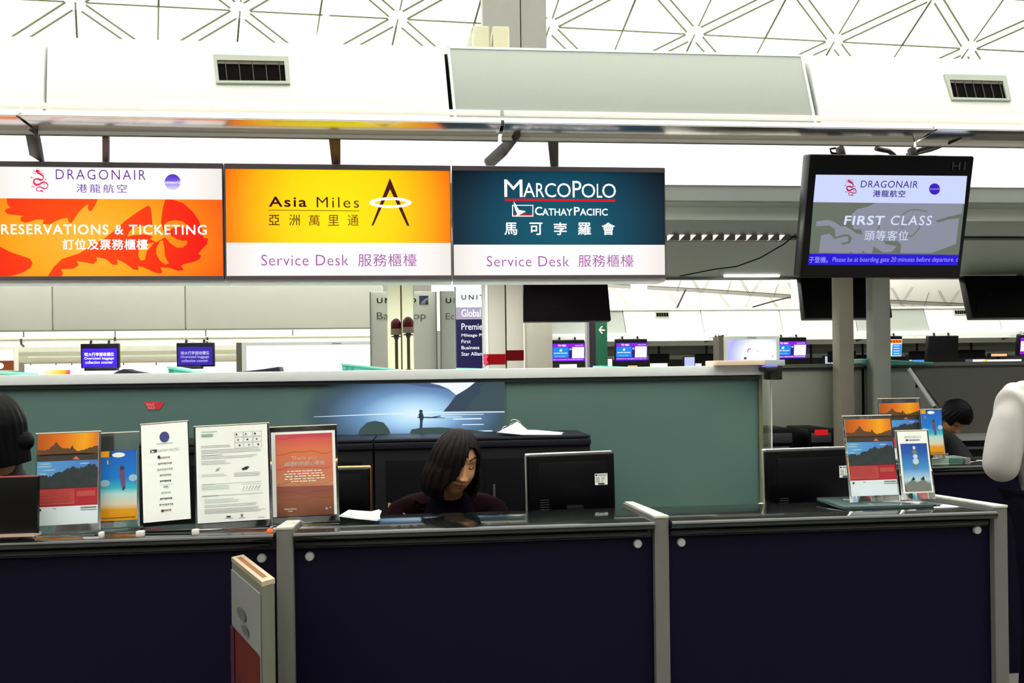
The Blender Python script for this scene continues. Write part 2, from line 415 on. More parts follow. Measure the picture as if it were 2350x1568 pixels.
# ---- rail / light trough under the fascia
def rail(x0, x1):
    b = MB(); b.hexa([(x0, 3.895, 2.632), (x1, 3.895, 2.632), (x1, 3.945, 2.676), (x0, 3.945, 2.676), (x0, 3.925, 2.632), (x1, 3.925, 2.632), (x1, 3.97, 2.676), (x0, 3.97, 2.676)])   # white sloping front
    b.box(x0, x1, 3.935, 3.97, 2.676, 2.704, 1)                             # greenish lip along the fascia
    b.hexa([(x0, 3.897, 2.632), (x1, 3.897, 2.632), (x1, 3.897, 2.640), (x0, 3.897, 2.640), (x0, 4.072, 2.618), (x1, 4.072, 2.618), (x1, 4.072, 2.64), (x0, 4.072, 2.64)], 2)                             # polished underside
    b.box(x0, x1, 4.072, 4.085, 2.602, 2.66, 1)                              # drop lip
    b.box(x0, x1, 4.071, 4.086, 2.598, 2.602, 3)
    return b
xs = [-5.0, P(66, 300, 4.0).x, P(1150, 300, 4.0).x, P(2120, 310, 4.0).x, 8.0]
for i in range(4):
    rail(xs[i] + .008, xs[i + 1] - .008).build('trim_%d' % (i + 1), [WHITE, LIPM, POLISH, SEAM], kind='structure', bevel=.001)
# struts that carry the canopy lip
def strut(label, p, q, w):
    t = MB(); d = (q - p).normalized(); s_ = d.cross(Vector((0, 1, 0))).normalized() * (w / 2); k = Vector((0, .05, 0))
    m = p.lerp(q, .45) - Vector((0, 0, .01))
    t.hexa([p - s_ * .7, p + s_ * .7, m + s_, m - s_] + [v + k for v in (p - s_ * .7, p + s_ * .7, m + s_, m - s_)])
    t.hexa([m - s_, m + s_, q + s_, q - s_] + [v + k for v in (m - s_, m + s_, q + s_, q - s_)])
    return tag(t.build('canopy_bracket', DARKM, bevel=.004), label, 'bracket', 'canopy brackets')
strut('dark canopy bracket above the dragon emblem sign', P(62, 256, 3.97), P(80, 364, 4.25), .065)
strut('dark slanting canopy bracket above the teal sign', P(1192, 300, 3.99), P(1117, 377, 4.4), .06)
strut('thin dark slanting canopy bracket above the hanging screen', P(2208, 314, 3.99), P(2090, 352, 4.3), .028)
# ---- canopy soffit: white slats with an added glow, then grey beams
Y0, Y1 = 4.10, 5.17; ZS = 2.634
b = MB(); n = 13
for i in range(n):
    ya = Y0 + (Y1 - Y0) * i / n; yb = Y0 + (Y1 - Y0) * (i + 1) / n - .012
    b.box(-5, 8, ya, yb, ZS, ZS + .005)
b.build('ceiling_slats', E_SLAT, kind='structure')
b = MB(); b.box(-5, 8, Y0 + .02, Y1, ZS + .022, ZS + .03); b.build('ceiling_slats_backing', mat('slat_backing', (40, 64, 48), .8, spec=.1), kind='structure')
b = MB(); b.box(-5, 8, 5.18, 5.24, 2.542, 2.70); b.box(-5, 8, 5.24, 5.44, 2.548, 2.60, 1); b.build('beam_grey', [mat('beam_grey_a', (128, 130, 122), .5), mat('beam_grey_b', (186, 190, 178), .5)], kind='structure')
b = MB(); b.box(-5, 8, 5.44, 5.50, 2.478, 2.62); b.build('beam_ledge', mat('beam_ledge_white', (214, 220, 212), .4), kind='structure')
b = MB(); b.hexa([(-5, 5.50, 2.49), (8, 5.50, 2.49), (8, 8.5, 2.42), (-5, 8.5, 2.42), (-5, 5.50, 2.56), (8, 5.50, 2.56), (8, 8.5, 2.56), (-5, 8.5, 2.56)])
b.box(-5, 8, 8.45, 8.55, 2.40, 2.60)
b.build('ceiling_soffit', SOFF, kind='structure')
# narrow groove in the soffit that carries the saw-tooth light baffle
def soff_z(y): return 2.49 - .07 * (y - 5.5) / 3.0
b = MB(); b.box(-5, 8, 6.15, 6.25, soff_z(6.2) - .012, soff_z(6.2) + .01); b.build('ceiling_groove', mat('groove_dark', (30, 30, 30), .7), kind='structure')
t = None
pu = VP(6.1); r = pu.rect(1535, 526, 1816, 551)
t = thing('baffle_light', 'row of small white triangular light baffles in the grey soffit beside the teal sign', 'ceiling light', (pu.pt((r[0] + r[1]) / 2, r[2])))
b = MB(); pu.slab(b, (r[0], r[1], r[2] + .002, r[3] + .02), -.10, -.06); b.build('housing', mat('baffle_housing', (60, 58, 54), .6), t)
n = 11; wtri = (r[1] - r[0]) / n
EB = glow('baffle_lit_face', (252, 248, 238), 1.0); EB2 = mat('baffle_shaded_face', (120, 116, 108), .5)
for i in range(n):
    xa, xb = r[0] + wtri * i, r[0] + wtri * (i + .92)
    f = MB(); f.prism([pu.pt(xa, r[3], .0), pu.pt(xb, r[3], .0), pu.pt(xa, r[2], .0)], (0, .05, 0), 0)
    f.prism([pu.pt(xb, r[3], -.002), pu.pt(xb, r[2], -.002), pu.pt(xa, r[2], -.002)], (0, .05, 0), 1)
    f.build('baffle', [EB, EB2], t)
# fluorescent strip at the rear edge of the soffit
pf = VP(8.3); r = pf.rect(1662, 610, 1788, 640)
t = thing('fluorescent_strip', 'glowing white fluorescent strip at the rear edge of the grey soffit', 'ceiling light', pf.pt((r[0] + r[1]) / 2, r[2]))
b = MB(); pf.slab(b, (r[0] - .1, r[1] + .1, r[2] + .055, r[3] - .01), -.05, .04); b.build('housing', STEEL, t, bevel=.004)
b = MB(); b.tube([pf.pt(r[0], r[2] + .035), pf.pt(r[1], r[2] + .035)], .018, 10); b.build('tube', E_TUBE, t)
# thin cable slung under the soffit
b = MB(); b.tube([P(1827, 538, 6.0), P(1800, 560, 6.05), P(1745, 592, 6.2), P(1690, 612, 6.3), P(1640, 618, 6.4), P(1560, 634, 6.5)], .005, 6)
tag(b.build('cable', BLACK), 'thin black cable slung below the grey soffit, left of the hanging screen', 'cable')
# ---- big roof column and speaker boxes on the canopy
b = MB(); p = VP(19.0); r = p.rect(1108, -60, 1254, 112); xc = (r[0] + r[1]) / 2
b.box(r[0], xc + .12, 19.0, 19.7, 0, ZR); b.box(xc + .14, r[1], 19.02, 19.7, 0, ZR); b.box(xc + .1, xc + .16, 19.05, 19.6, 0, ZR, 1)
b.build('column', [mat('column_roof_grey', (92, 92, 85), .6, var=.06, scale=5), SEAM], kind='structure', bevel=.01)
def speaker(label, u0, v0, u1, v1, Y):
    p = VP(Y); r = p.rect(u0, v0, u1, v1); b = MB(); p.slab(b, (r[0], r[1], ztop, r[3]), -.16, 0)
    o = tag(b.build('speaker_box', mat('speaker_cream', (186, 180, 152), .5), bevel=.008), label, 'speaker', 'cream boxes on the bulkhead top')
    return o
speaker('cream box on top of the bulkhead before the column, left of a pair', 1086, 58, 1123, 110, 4.5)
speaker('cream box on top of the bulkhead before the column, right of a pair', 1131, 59, 1169, 110, 4.5)
b = MB(); q = [P(1083, 62, 4.55), P(1083, 112, 4.55), P(1045, 106, 4.55)]; q[1].z = ztop; q[2].z = ztop
b.prism(q, (0, .02, 0)); tag(b.build('gusset_plate', mat('gusset_cream', (200, 198, 176), .5)), 'small triangular cream gusset on the bulkhead top beside the boxes', 'bracket')
# ================================================================== LIGHT-BOX SIGNS
SY = 4.25
sp = VP(SY)
SZ1 = sp.hit(763, 379)[1]; SZ0 = sp.hit(763, 640)[1]
SIGNMETAL = mat('sign_frame_dark', (92, 80, 86), .5)
def sign(label, u0, u1, vs_split, m_up, m_lo):
    x0, x1 = sp.hit(u0, 510)[0] + .002, sp.hit(u1, 510)[0] - .002
    t = thing('lightbox_sign', label, 'sign', ((x0 + x1) / 2, SY, SZ0), 'light-box signs over the desks')
    b = MB(); b.box(x0, x1, SY + .004, SY + .15, SZ0 - .018, SZ1 + .006); b.build('housing', mat('sign_housing_white', (252, 252, 248), .4), t, bevel=.004)
    b = MB(); sp.slab(b, (x0, x1, SZ1 - .024, SZ1), -.01, .012); sp.slab(b, (x0, x1, SZ0 - .002, SZ0 + .014), -.01, .012)
    sp.slab(b, (x0, x0 + .004, SZ0, SZ1), -.01, .010); sp.slab(b, (x1 - .004, x1, SZ0, SZ1), -.01, .010); b.build('frame', SIGNMETAL, t)
    zs = sp.hit((u0 + u1) / 2, vs_split)[1]
    b = MB(); sp.slab(b, (x0 + .004, x1 - .004, zs, SZ1 - .022), -.004, .002); b.build('upper_panel', m_up, t, smooth=False)
    b = MB(); sp.slab(b, (x0 + .004, x1 - .004, SZ0 + .012, zs), -.004, .002); b.build('lower_panel', m_lo, t, smooth=False)
    return t
E_DRAGBG = glow_ramp('lit_orange_field', [(0.0, (255, 190, 58)), (.45, (255, 172, 24)), (.8, (255, 128, 0)), (1.0, (255, 96, 0))], 'R', center=(.42, .5), size=(.62, 1.1))
E_DRAGRED = glow_ramp('lit_red_field', [(0.0, (255, 84, 0)), (.5, (255, 60, 0)), (1.0, (248, 16, 0))], 'R', center=(.42, .45), size=(.55, 1.0))
E_WHITEF = glow_ramp('lit_white_field', [(0, (255, 255, 255)), (.6, (255, 254, 254)), (.8, (250, 244, 240)), (1, (238, 230, 222))], 'R', center=(.5, .5), size=(.52, 3.0), strength=1.03)
E_YEL = glow_ramp('lit_yellow_field', [(0, (255, 240, 0)), (.45, (255, 222, 0)), (.72, (255, 184, 0)), (.9, (255, 142, 0)), (1, (250, 108, 0))], 'R', center=(.5, .35), size=(.53, 2.1))  # uneven lamp light painted as a yellow-to-orange gradient, as on neighbouring fields
E_TEAL = glow_ramp('lit_teal_field', [(0, (0, 92, 112)), (.45, (0, 74, 98)), (.8, (0, 42, 62)), (1, (0, 16, 26))], 'R', center=(.5, .2), size=(.58, 1.4))
def LZ(pts, ox, oy, k): return [(ox + x / k, oy + y / k) for x, y in pts]
def dragon_logo(g, fx, m1, m2, w=1.0):
    Z = lambda pts: [fx(60 + x / 22.4, 380 + y / 22.4) for x, y in pts]
    body = [(610, 380), (740, 440), (850, 510), (912, 610), (880, 710), (780, 755), (620, 710), (480, 720), (415, 830), (445, 930), (560, 1000), (720, 970), (850, 890), (970, 868), (1090, 940), (1142, 1050), (1090, 1160), (980, 1200), (850, 1160), (720, 1112), (600, 1150), (548, 1240), (600, 1318), (720, 1330), (830, 1310), (905, 1410)]
    ws = [5, 4.4, 4, 2.8, 2.2, 4.6, 4.2, 3, 3.6, 4.2, 4.8, 4, 3.8, 3.2, 3, 2.2, 2.2, 2.8, 3, 2.8, 2, 2, 2, 2, 3.6, .6]
    bp = smooth_path([(a[0], a[1], wi * w) for a, wi in zip(Z(body), ws)], 5)
    g.ribbon([(a[0], a[1]) for a in bp], [a[2] for a in bp], m2)
    g.poly(Z([(330, 210), (430, 270), (500, 300), (540, 220), (500, 190), (620, 240), (760, 330), (640, 330), (690, 370), (640, 420), (560, 420), (560, 350), (460, 330), (370, 260)]), m1)
    for q, wd_ in (([(640, 250), (780, 260), (920, 280)], 1.0), ([(660, 310), (800, 380), (930, 440)], 1.3), ([(570, 430), (460, 410), (390, 440), (330, 390)], 1.1), ([(450, 730), (360, 660), (310, 620), (230, 610)], 1.2), ([(310, 620), (290, 560)], .8), ([(310, 620), (250, 690)], .8), ([(860, 760), (960, 750), (1010, 720), (1110, 720)], 1.0), ([(1010, 720), (960, 650)], .8), ([(1010, 720), (1080, 790)], .8), ([(570, 1060), (540, 1105), (400, 1105), (300, 1050)], 1.0), ([(360, 1105), (370, 1020)], .8), ([(360, 1105), (260, 1130)], .8), ([(360, 1105), (390, 1180)], .8), ([(930, 890), (960, 960), (950, 1020), (900, 1010)], 1.0), ([(950, 1020), (1010, 1070)], .8), ([(950, 1020), (950, 1100)], .8)):
        g.ribbon(Z(q), wd_ * w, m2)
ts1 = sign('long lit airline sign with red dragon shapes on orange and reservations lettering', -38, 514.5, 457, E_WHITEF, E_DRAGBG)
g = G(sp, None, .0032)
Z = lambda pts: LZ(pts, 0, 340, 4.352)
g.poly(Z([(70, 503), (978, 512), (960, 560), (920, 625), (895, 632), (880, 600), (882, 560), (840, 590), (790, 640), (740, 720), (715, 750), (690, 745), (678, 700), (610, 710), (550, 735), (500, 765), (430, 760), (440, 715), (370, 715), (300, 735), (250, 748), (210, 725), (205, 700), (235, 680), (150, 668), (80, 662), (50, 630), (70, 605), (110, 600), (75, 560)]), E_DRAGRED)
g.poly(Z([(-150, 930), (0, 985), (110, 1040), (300, 1105), (330, 1150), (310, 1195), (240, 1240), (150, 1270), (90, 1281), (-150, 1281)]), E_DRAGRED)
g.poly(Z([(480, 1281), (540, 1190), (620, 1110), (800, 1050), (940, 960), (1050, 900), (1150, 820), (1250, 730), (1360, 650), (1475, 577), (1505, 590), (1518, 680), (1524, 770), (1440, 775), (1340, 790), (1290, 840), (1275, 885), (1340, 868), (1440, 862), (1500, 868), (1530, 890), (1500, 908), (1560, 940), (1610, 915), (1650, 890), (1610, 740), (1625, 620), (1650, 516), (1720, 514), (1830, 550), (1930, 640), (1990, 730), (2012, 800), (2035, 900), (2078, 905), (2070, 960), (2020, 1010), (1980, 1055), (2010, 1075), (1995, 1110), (1930, 1140), (1870, 1150), (1808, 1175), (1840, 1220), (1780, 1227), (1700, 1200), (1605, 1192), (1625, 1245), (1590, 1255), (1540, 1240), (1430, 1190), (1378, 1180), (1385, 1220), (1340, 1215), (1250, 1150), (1168, 1110), (1178, 1165), (1130, 1168), (1060, 1110), (965, 1090), (972, 1130), (930, 1160), (870, 1145), (768, 1130), (788, 1170), (740, 1205), (612, 1212), (632, 1250), (618, 1281)]), E_DRAGRED)
for q in ([(1640, 770), (1680, 735), (1750, 722), (1830, 735), (1868, 770), (1880, 805), (1800, 790), (1720, 805), (1640, 840)], [(1625, 860), (1700, 870), (1770, 910), (1830, 930), (1870, 920), (1872, 960), (1830, 995), (1770, 998), (1700, 950)], [(1565, 1000), (1600, 930), (1630, 925), (1645, 990), (1650, 1080), (1690, 1152), (1650, 1165), (1600, 1125), (1565, 1060)], [(1385, 1050), (1400, 1000), (1470, 960), (1545, 940), (1500, 1000), (1470, 1030), (1450, 1118), (1410, 1125), (1385, 1085)]):
    g.poly(Z(q), E_DRAGBG, 1)
g.text('RESERVATIONS & TICKETING', 4, 516, 475, 539, TEXTW, .022, 2, spacing=1.12)
g.text('訂位及票務櫃檯', 145, 549, 340, 574, TEXTW, .02, 2, spacing=1.1)
g.text('DRAGONAIR', 129, 390, 335, 413, E_PLUM, -.012, 1, spacing=1.25)
g.text('港龍航空', 176, 423, 292, 443, E_PLUM, -.002, 1, spacing=1.3)
g.build('lettering', ts1)
g = G(sp, None, .0036); dragon_logo(g, lambda x, y: (x, y), E_RED, E_PINK); g.build('dragon_emblem', ts1)
g = G(sp, None, .0036); g.disc(397, 418.5, 18.3, 18, E_ORB); g.text('oneworld', 380, 415, 414.5, 423, TEXTW, .008, 2); g.build('alliance_emblem', ts1)

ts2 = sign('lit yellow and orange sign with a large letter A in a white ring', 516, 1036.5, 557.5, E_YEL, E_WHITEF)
g = G(sp, None, .0032)
g.text('Asia', 617.5, 452, 704, 475.5, E_BROWN, .026, 1, spacing=1.15); g.text('Miles', 727, 453, 824, 477, E_BROWN, -.006, 1, spacing=1.2)
g.ribbon([(616.5, 483), (824.5, 484.5)], 1.4, E_BROWN2)
g.text('亞', 617, 494, 642, 517, E_BROWN, .004); g.text('洲', 664, 493, 688, 518, E_BROWN, -.004)
for c, x in (('萬', 709), ('里', 753), ('通', 798)): g.text(c, x, 494, x + 25, 518.5, E_BROWN2, -.016)
g.text('Service Desk', 600, 585, 800, 610, E_PLUM2, -.010, 1, spacing=1.08)
g.text('服務櫃檯', 822, 583, 956, 612, E_PLUM2, -.016, 1, spacing=1.1)
g.build('lettering', ts2)
g = G(sp, None, .0036)
Z = lambda pts: LZ(pts, 500, 340, 4.352)
g.ring(500 + 1723 / 4.352, 340 + 547 / 4.352, 48.6, 12.4, 12.6, 6.4, TEXTW, 1)
g.poly(Z([(1535, 775), (1718, 302), (1740, 352), (1914, 778), (1890, 778), (1720, 412), (1553, 775)]), E_BROWN, 0)
g.poly(Z([(1560, 557), (1630, 575), (1725, 578), (1820, 575), (1890, 557), (1850, 592), (1725, 599), (1600, 592)]), TEXTW, 2)
g.build('letter_emblem', ts2)

ts3 = sign('lit dark teal sign with white lettering underlined in red', 1037.5, 1527, 562, E_TEAL, E_WHITEF)
g = G(sp, None, .0032)
Z = lambda pts: LZ(pts, 1020, 340, 4.352)
for s_, x0, y0, x1, y1 in (('M', 597, 316, 778, 490), ('A', 785, 350, 903, 490), ('R', 915, 352, 995, 491), ('C', 1002, 352, 1112, 494), ('O', 1124, 352, 1260, 494), ('P', 1278, 330, 1366, 495), ('O', 1368, 357, 1504, 498), ('L', 1520, 360, 1573, 497), ('O', 1573, 357, 1710, 500)):
    (a, b_), (c_, d_) = Z([(x0, y0), (x1, y1)]); g.text(s_, a, b_, c_, d_, TEXTW, .0)
g.ribbon(Z([(603, 518), (1704, 526)]), 5.0, E_RED)
for s_, x0, y0, x1, y1 in (('C', 903, 588, 975, 672), ('ATHAY', 975, 605, 1275, 676), ('P', 1292, 590, 1350, 674), ('ACIFIC', 1352, 606, 1628, 676)):
    (a, b_), (c_, d_) = Z([(x0, y0), (x1, y1)]); g.text(s_, a, b_, c_, d_, TEXTW, .022)
for c, x0 in (('馬', 597), ('可', 848), ('孛', 1090), ('羅', 1332), ('會', 1570)):
    (a, b_), (c_, d_) = Z([(x0, 745), (x0 + 130, 870)]); g.text(c, a, b_, c_, d_, TEXTW, .02)
g.text('Service Desk', 1117, 588, 1306, 612, E_PLUM2, -.012, 1, spacing=1.08)
g.text('服務櫃檯', 1327, 585, 1453, 613, E_PLUM2, -.017, 1, spacing=1.1)
g.build('lettering', ts3)
def brushwing(g, Zf, mw, mr):
    for q in ([(675, 570), (886, 570), (886, 578), (675, 578)], [(675, 677), (886, 677), (886, 686), (675, 686)], [(675, 578), (684, 578), (684, 677), (675, 677)], [(877, 578), (886, 578), (886, 677), (877, 677)]): g.poly(Zf(q), mw, 1)
    g.poly(Zf([(684, 663), (877, 663), (877, 676), (684, 676)]), mr, 1)
    g.poly(Zf([(690, 535), (705, 556), (722, 590), (745, 622), (800, 630), (810, 640), (775, 656), (740, 676), (712, 676), (725, 662), (705, 620), (692, 575)]), mw, 3)
g = G(sp, None, .0036); brushwing(g, Z, TEXTW, E_RED); g.build('wing_emblem', ts3)

# hangers between rail and signs
for lab, u0, u1, m, skew in (('short brownish sign hanger above the emblem sign', 234, 249, mat('hanger_brown', (120, 96, 92), .5), 0), ('short reddish brown sign hanger above the yellow sign', 764, 781, mat('hanger_red_brown', (112, 70, 56), .5), 1), ('short dark grey sign hanger above the teal sign', 1266, 1282, mat('hanger_grey', (84, 78, 76), .5), 2)):
    p = VP(4.30); x0, x1 = p.hit(u0, 345)[0], p.hit(u1, 345)[0]
    h0, h1 = P(u0, 318, 4.088), P(u1, 318, 4.088); k0, k1 = P(u0, 374, 4.27), P(u1, 374, 4.27); dd = Vector((0, .02, 0)); k0.z = k1.z = SZ1 + .005
    b = MB(); b.hexa([h0, h1, h1 + Vector((0, 0, .04)), h0 + Vector((0, 0, .04))] + [v + dd for v in (h0, h1, h1 + Vector((0, 0, .04)), h0 + Vector((0, 0, .04)))]); b.hexa([k0, k1, h1, h0] + [v + dd for v in (k0, k1, h1, h0)])
    if skew: w_ = Vector((-.02, 0, .0)); b.hexa([k0 + w_ * .3, k0, h0, h0 + w_] + [v + dd * .5 for v in (k0 + w_ * .3, k0, h0, h0 + w_)])
    tag(b.build('sign_hanger', m, bevel=.002), lab, 'bracket', 'sign hangers')

# ================================================================== HANGING SCREENS
def screen_box(name, label, cat, quad, Y, group=None, lean=.216, depth=.09, face=GLOSSB, yaw=0.0, bez=None):
    """quad: tl, tr, br, bl in photo pixels; bottom edge stands at depth Y; leans towards the viewer at the top"""
    tl, tr, br, bl = quad
    bc = P((bl[0] + br[0]) / 2, (bl[1] + br[1]) / 2, Y)
    pl = tilt(bc, -lean, yaw)
    a0 = pl.hit((tl[0] + bl[0]) / 2, (tl[1] + bl[1]) / 2)[0]; a1 = pl.hit((tr[0] + br[0]) / 2, (tr[1] + br[1]) / 2)[0]
    b1 = pl.hit((tl[0] + tr[0]) / 2, (tl[1] + tr[1]) / 2)[1]
    t = thing(name, label, cat, pl.pt((a0 + a1) / 2, 0, -depth / 2), group)
    b = MB(); pl.slab(b, (a0, a1, 0, b1), -depth, 0); b.build('housing', face, t, bevel=min(.012, (b1) * .03))
    return t, pl, (a0, a1, 0.0, b1)
def mount(t, pl, r, ztop_, n=2, y=None):
    for k in range(n):
        a = r[0] + (r[1] - r[0]) * (.22 + .44 * k)
        p = pl.pt(a, r[3] - .01, -.05); b = MB(); b.tube([p, Vector((p.x, p.y + .02, ztop_))], .022 if n == 2 else .012, 10); b.build('mount', DARKM, t)
tm, pm, rm = screen_box('hanging_screen', 'big black hanging screen lit with FIRST CLASS over a dragon background', 'screen', [(1861, 353), (2235, 358), (2207, 639), (1834, 637)], 4.2, 'hanging information screens')
E_SCRW = glow('screen_pale_white', (206, 216, 255), 1.0); E_SCRG = glow('screen_grey_olive', (104, 112, 100), 1.0); E_SCRG2 = glow('screen_grey_blue', (138, 142, 158), 1.0); E_SCRB = glow('screen_band_blue', (34, 6, 214), 1.0)
E_SCRT = glow('screen_text_pale', (216, 226, 255), 1.0); E_SCRT2 = glow('screen_text_lilac', (170, 170, 255), 1.0)
g = G(pm, None, .002); q = lambda *p: [(1900 + x / 7.127, 400 + y / 7.127) for x, y in p]
g.poly([(1872, 401), (2219, 404), (2213, 468), (1866, 464)], E_SCRW)
g.poly([(1866, 464), (2213, 468), (2200, 585), (1857, 582)], E_SCRG)
g.poly([(1857, 582), (2200, 585), (2197, 609), (1853, 608)], E_SCRB)
g.build('screen', tm)
g = G(pm, None, .0026)
g.poly(q((770, 470), (2200, 480), (2190, 640), (1950, 700), (1760, 760), (1790, 790), (1960, 740), (2140, 720), (2090, 1140), (1690, 1290), (1180, 1290), (1190, 1150), (1130, 1090), (900, 1090), (940, 1140), (1120, 1180), (1040, 1270), (900, 1280), (740, 1180), (720, 1290), (600, 1290), (570, 1245), (540, 1290), (400, 1290), (380, 1260), (350, 1290), (30, 1285), (-150, 1285), (-120, 1000), (20, 970), (110, 1060), (240, 1020), (330, 1020), (330, 1100), (200, 1130), (240, 1155), (350, 1130), (390, 1040), (330, 985), (240, 985), (120, 1030), (110, 900), (30, 840), (-200, 850), (-190, 770), (0, 745), (120, 790), (200, 850), (300, 860), (400, 920), (460, 970), (560, 985), (540, 900), (420, 900), (370, 760), (390, 650), (480, 570), (650, 530)), E_SCRG2, 0)
for pth, wd_ in (([(1210, 670), (1300, 600), (1440, 580), (1620, 610)], 2.2), ([(1100, 870), (1160, 700)], 1.2), ([(1270, 1010), (1380, 1000), (1470, 900), (1500, 840)], 2.4), ([(1200, 900), (1230, 820), (1330, 740)], 1.6), ([(800, 900), (835, 860), (800, 760)], 3.0)):
    g.ribbon(smooth_path(q(*pth), 5), wd_, E_SCRG, 1)
g.build('background_pattern', tm)
g = G(pm, None, .0042)
g.text('DRAGONAIR', 1974, 415, 2105, 431, E_INDIGO, .0, 1, spacing=1.08, shear=.06); g.text('港龍航空', 2002, 436.5, 2076, 452.5, E_INDIGO, .018, 1, spacing=1.15)
g.text('FIRST', 1936, 495, 2029, 516.5, E_SCRT, .036, 1, spacing=1.1, shear=.08); g.text('CLASS', 2043, 495, 2137, 517, E_SCRT, .006, 1, spacing=1.15, shear=.08)
g.text('頭等客位', 1983, 529, 2083, 552, E_SCRT, .0, 1, spacing=1.1)
g.text('子登機。', 1855, 589, 1899, 603, E_SCRT2, 0); g.text('Please be at boarding gate 20 minutes before departure. c', 1909, 590, 2197, 604, E_SCRT2, -.01, 1, shear=.1)
g.build('lettering', tm)
g = G(pm, None, .0042); g.text('H1', 2184, 372, 2214, 390, mat('faint_grey_print', (70, 68, 74), .6), -.004); g.build('position_number', tm)
g = G(pm, None, .0046); dragon_logo(g, lambda x, y: (1935 + (x - 68) * .66, 411 + (y - 388) * .72), glow('screen_red_ink', (200, 10, 50)), glow('screen_crimson_ink', (170, 8, 70)), .8); g.build('dragon_emblem', tm)
g = G(pm, None, .0046); g.disc(2143, 434, 12.5, 13, E_ORBD); g.text('oneworld', 2132, 430.5, 2154, 436, E_SCRT2, 0, 2); g.build('alliance_emblem', tm)
mount(tm, pm, rm, 2.60)
b = MB(); b.tube([P(1918, 340, 4.1), P(1905, 342, 4.1), P(1908, 351, 4.12), P(1925, 354, 4.15)], .006, 6); b.build('cable', BLACK, tm)
b = MB(); b.tube([P(2010, 341, 4.1), P(2040, 347, 4.13), P(2052, 356, 4.18)], .012, 6); b.build('mount_arm', DARKM, tm)
b = MB(); b.tube([P(2160, 330, 4.1), P(2110, 344, 4.13), P(2090, 358, 4.18)], .010, 6); b.build('mount_arm', DARKM, tm)

# backs of the screens that face the other side
def screen_back(label, quad, Y, lean=.216, m=BLACK, poles=True):
    tl, tr, br, bl = quad
    bc = P((bl[0] + br[0]) / 2, (bl[1] + br[1]) / 2, Y); pl = tilt(bc, lean)
    a0 = min(pl.hit(*tl)[0], pl.hit(*bl)[0]) if False else (pl.hit(*tl)[0] + pl.hit(*bl)[0]) / 2; a1 = (pl.hit(*tr)[0] + pl.hit(*br)[0]) / 2
    b1 = pl.hit((tl[0] + tr[0]) / 2, (tl[1] + tr[1]) / 2)[1]
    t = thing('hanging_screen', label, 'screen', pl.pt((a0 + a1) / 2, 0, -.05), 'screens seen from behind')
    b = MB(); q0 = [(pl.hit(*bl)[0], 0), (pl.hit(*br)[0], 0), (pl.hit(*tr)[0], b1), (pl.hit(*tl)[0], b1)]
    b.hexa([pl.pt(x, y, 0) for x, y in q0] + [pl.pt(x, y, -.10) for x, y in q0]); b.build('housing', m, t, bevel=.012)
    b = MB(); pl.slab(b, (a0 + .08, a1 - .08, b1 * .2, b1 * .7), 0, .004); b.build('back_cover', m, t, bevel=.004)
    b = MB(); p = pl.pt((a0 + a1) / 2, b1 - .02, -.05); b.tube([p, Vector((p.x, p.y, 2.43))], .03, 8); b.build('mount', DARKM, t)
    return t
screen_back('purple-black back of a hanging screen beneath the teal sign', [(1201, 618), (1392, 618), (1403, 737), (1201, 737)], 8.2, lean=.1, m=mat('plum_black', (30, 18, 30), .5, var=.15, spec=.2))
screen_back('black back of a hanging screen behind the two grey pillars', [(1836, 632), (2036, 632), (2049, 730), (1847, 730)], 8.2)
screen_back('black back of a hanging screen cut by the picture edge, right of the pillars', [(2212, 632), (2480, 632), (2492, 729), (2232, 729)], 8.2)

# ================================================================== SERVICE COUNTERS
CY = 2.5
cp = VP(CY)
def cx(u, v=1300): return cp.hit(u, v)[0]
GZ = cp.hit(1100, 1205)[1]           # top of the glass at its front edge
PZ_ = cp.hit(1512, 1184)[1]          # top of the posts
GY0, GY1 = 2.455, 2.86
def gz(y): return GZ - .022 * (y - GY0) / (GY1 - GY0)
CAPM = mat('steel_cap', (190, 196, 190), .4, metal=.5, var=.15, scale=300)
def counter(label, x0, x1, caps):
    t = thing('service_counter', label, 'counter', ((x0 + x1) / 2, CY + .35, 0), 'service counters')
    b = MB(); b.box(x0, x1, CY, CY + .022, .08, GZ - .052); b.build('front_panel', NAVY, t, bevel=.003)
    b = MB(); b.box(x0, x1, CY - .01, CY + .03, 0, .08); b.build('plinth', BLACK, t)
    b = MB(); prof = []
    th = .012
    for k in range(9):
        a = math.pi / 2 + math.pi * k / 8; prof.append((GY0 + th + th * 1.0 * math.cos(a), GZ - th + th * math.sin(a)))
    poly = [(GY1, gz(GY1)), ] + prof + [(GY1, gz(GY1) - 2 * th)]
    b.prism([(x0 + .004, y, z) for y, z in poly], (x1 - x0 - .008, 0, 0)); b.build('glass_top', DGLASS, t)
    b = MB(); b.tube([(x0 + .006, CY - .012, GZ - .036), (x1 - .02, CY - .012, GZ - .036)], .011, 12); b.box(x0, x1, CY, CY + .02, GZ - .052, GZ - .024); b.build('edge_rail', TUBEB, t)
    b = MB(); b.box(x0, x1, CY + .3, 3.42, .70, .735); b.build('worktop', mat('worktop_grey', (70, 70, 70), .5), t, bevel=.004)
    b = MB(); b.box(x0, x1, GY1 - .02, GY1, .735, gz(GY1) - .024); b.build('back_panel', BLACK, t)
    for u, v in caps:
        a, z = cp.hit(u, v); b = MB(); b.lathe((a, CY, z), [(.0135, 0), (.0135, -.004), (.011, -.008), (.006, -.009)], 20, axis='Y')
        b.build('fixing_cap', CAPM, t)
    return t
pA = (cx(637), cx(676)); pB = (cx(1499), cx(1532)); pC = (cx(2273), cx(2304))
counter('dark navy counter under the brochure holders, cut by the left picture edge', -3.2, pA[0], [(601, 1281)])
counter('dark navy counter between two steel posts, in front of the seated woman', pA[1], pB[0], [(711, 1277), (1463, 1248)])
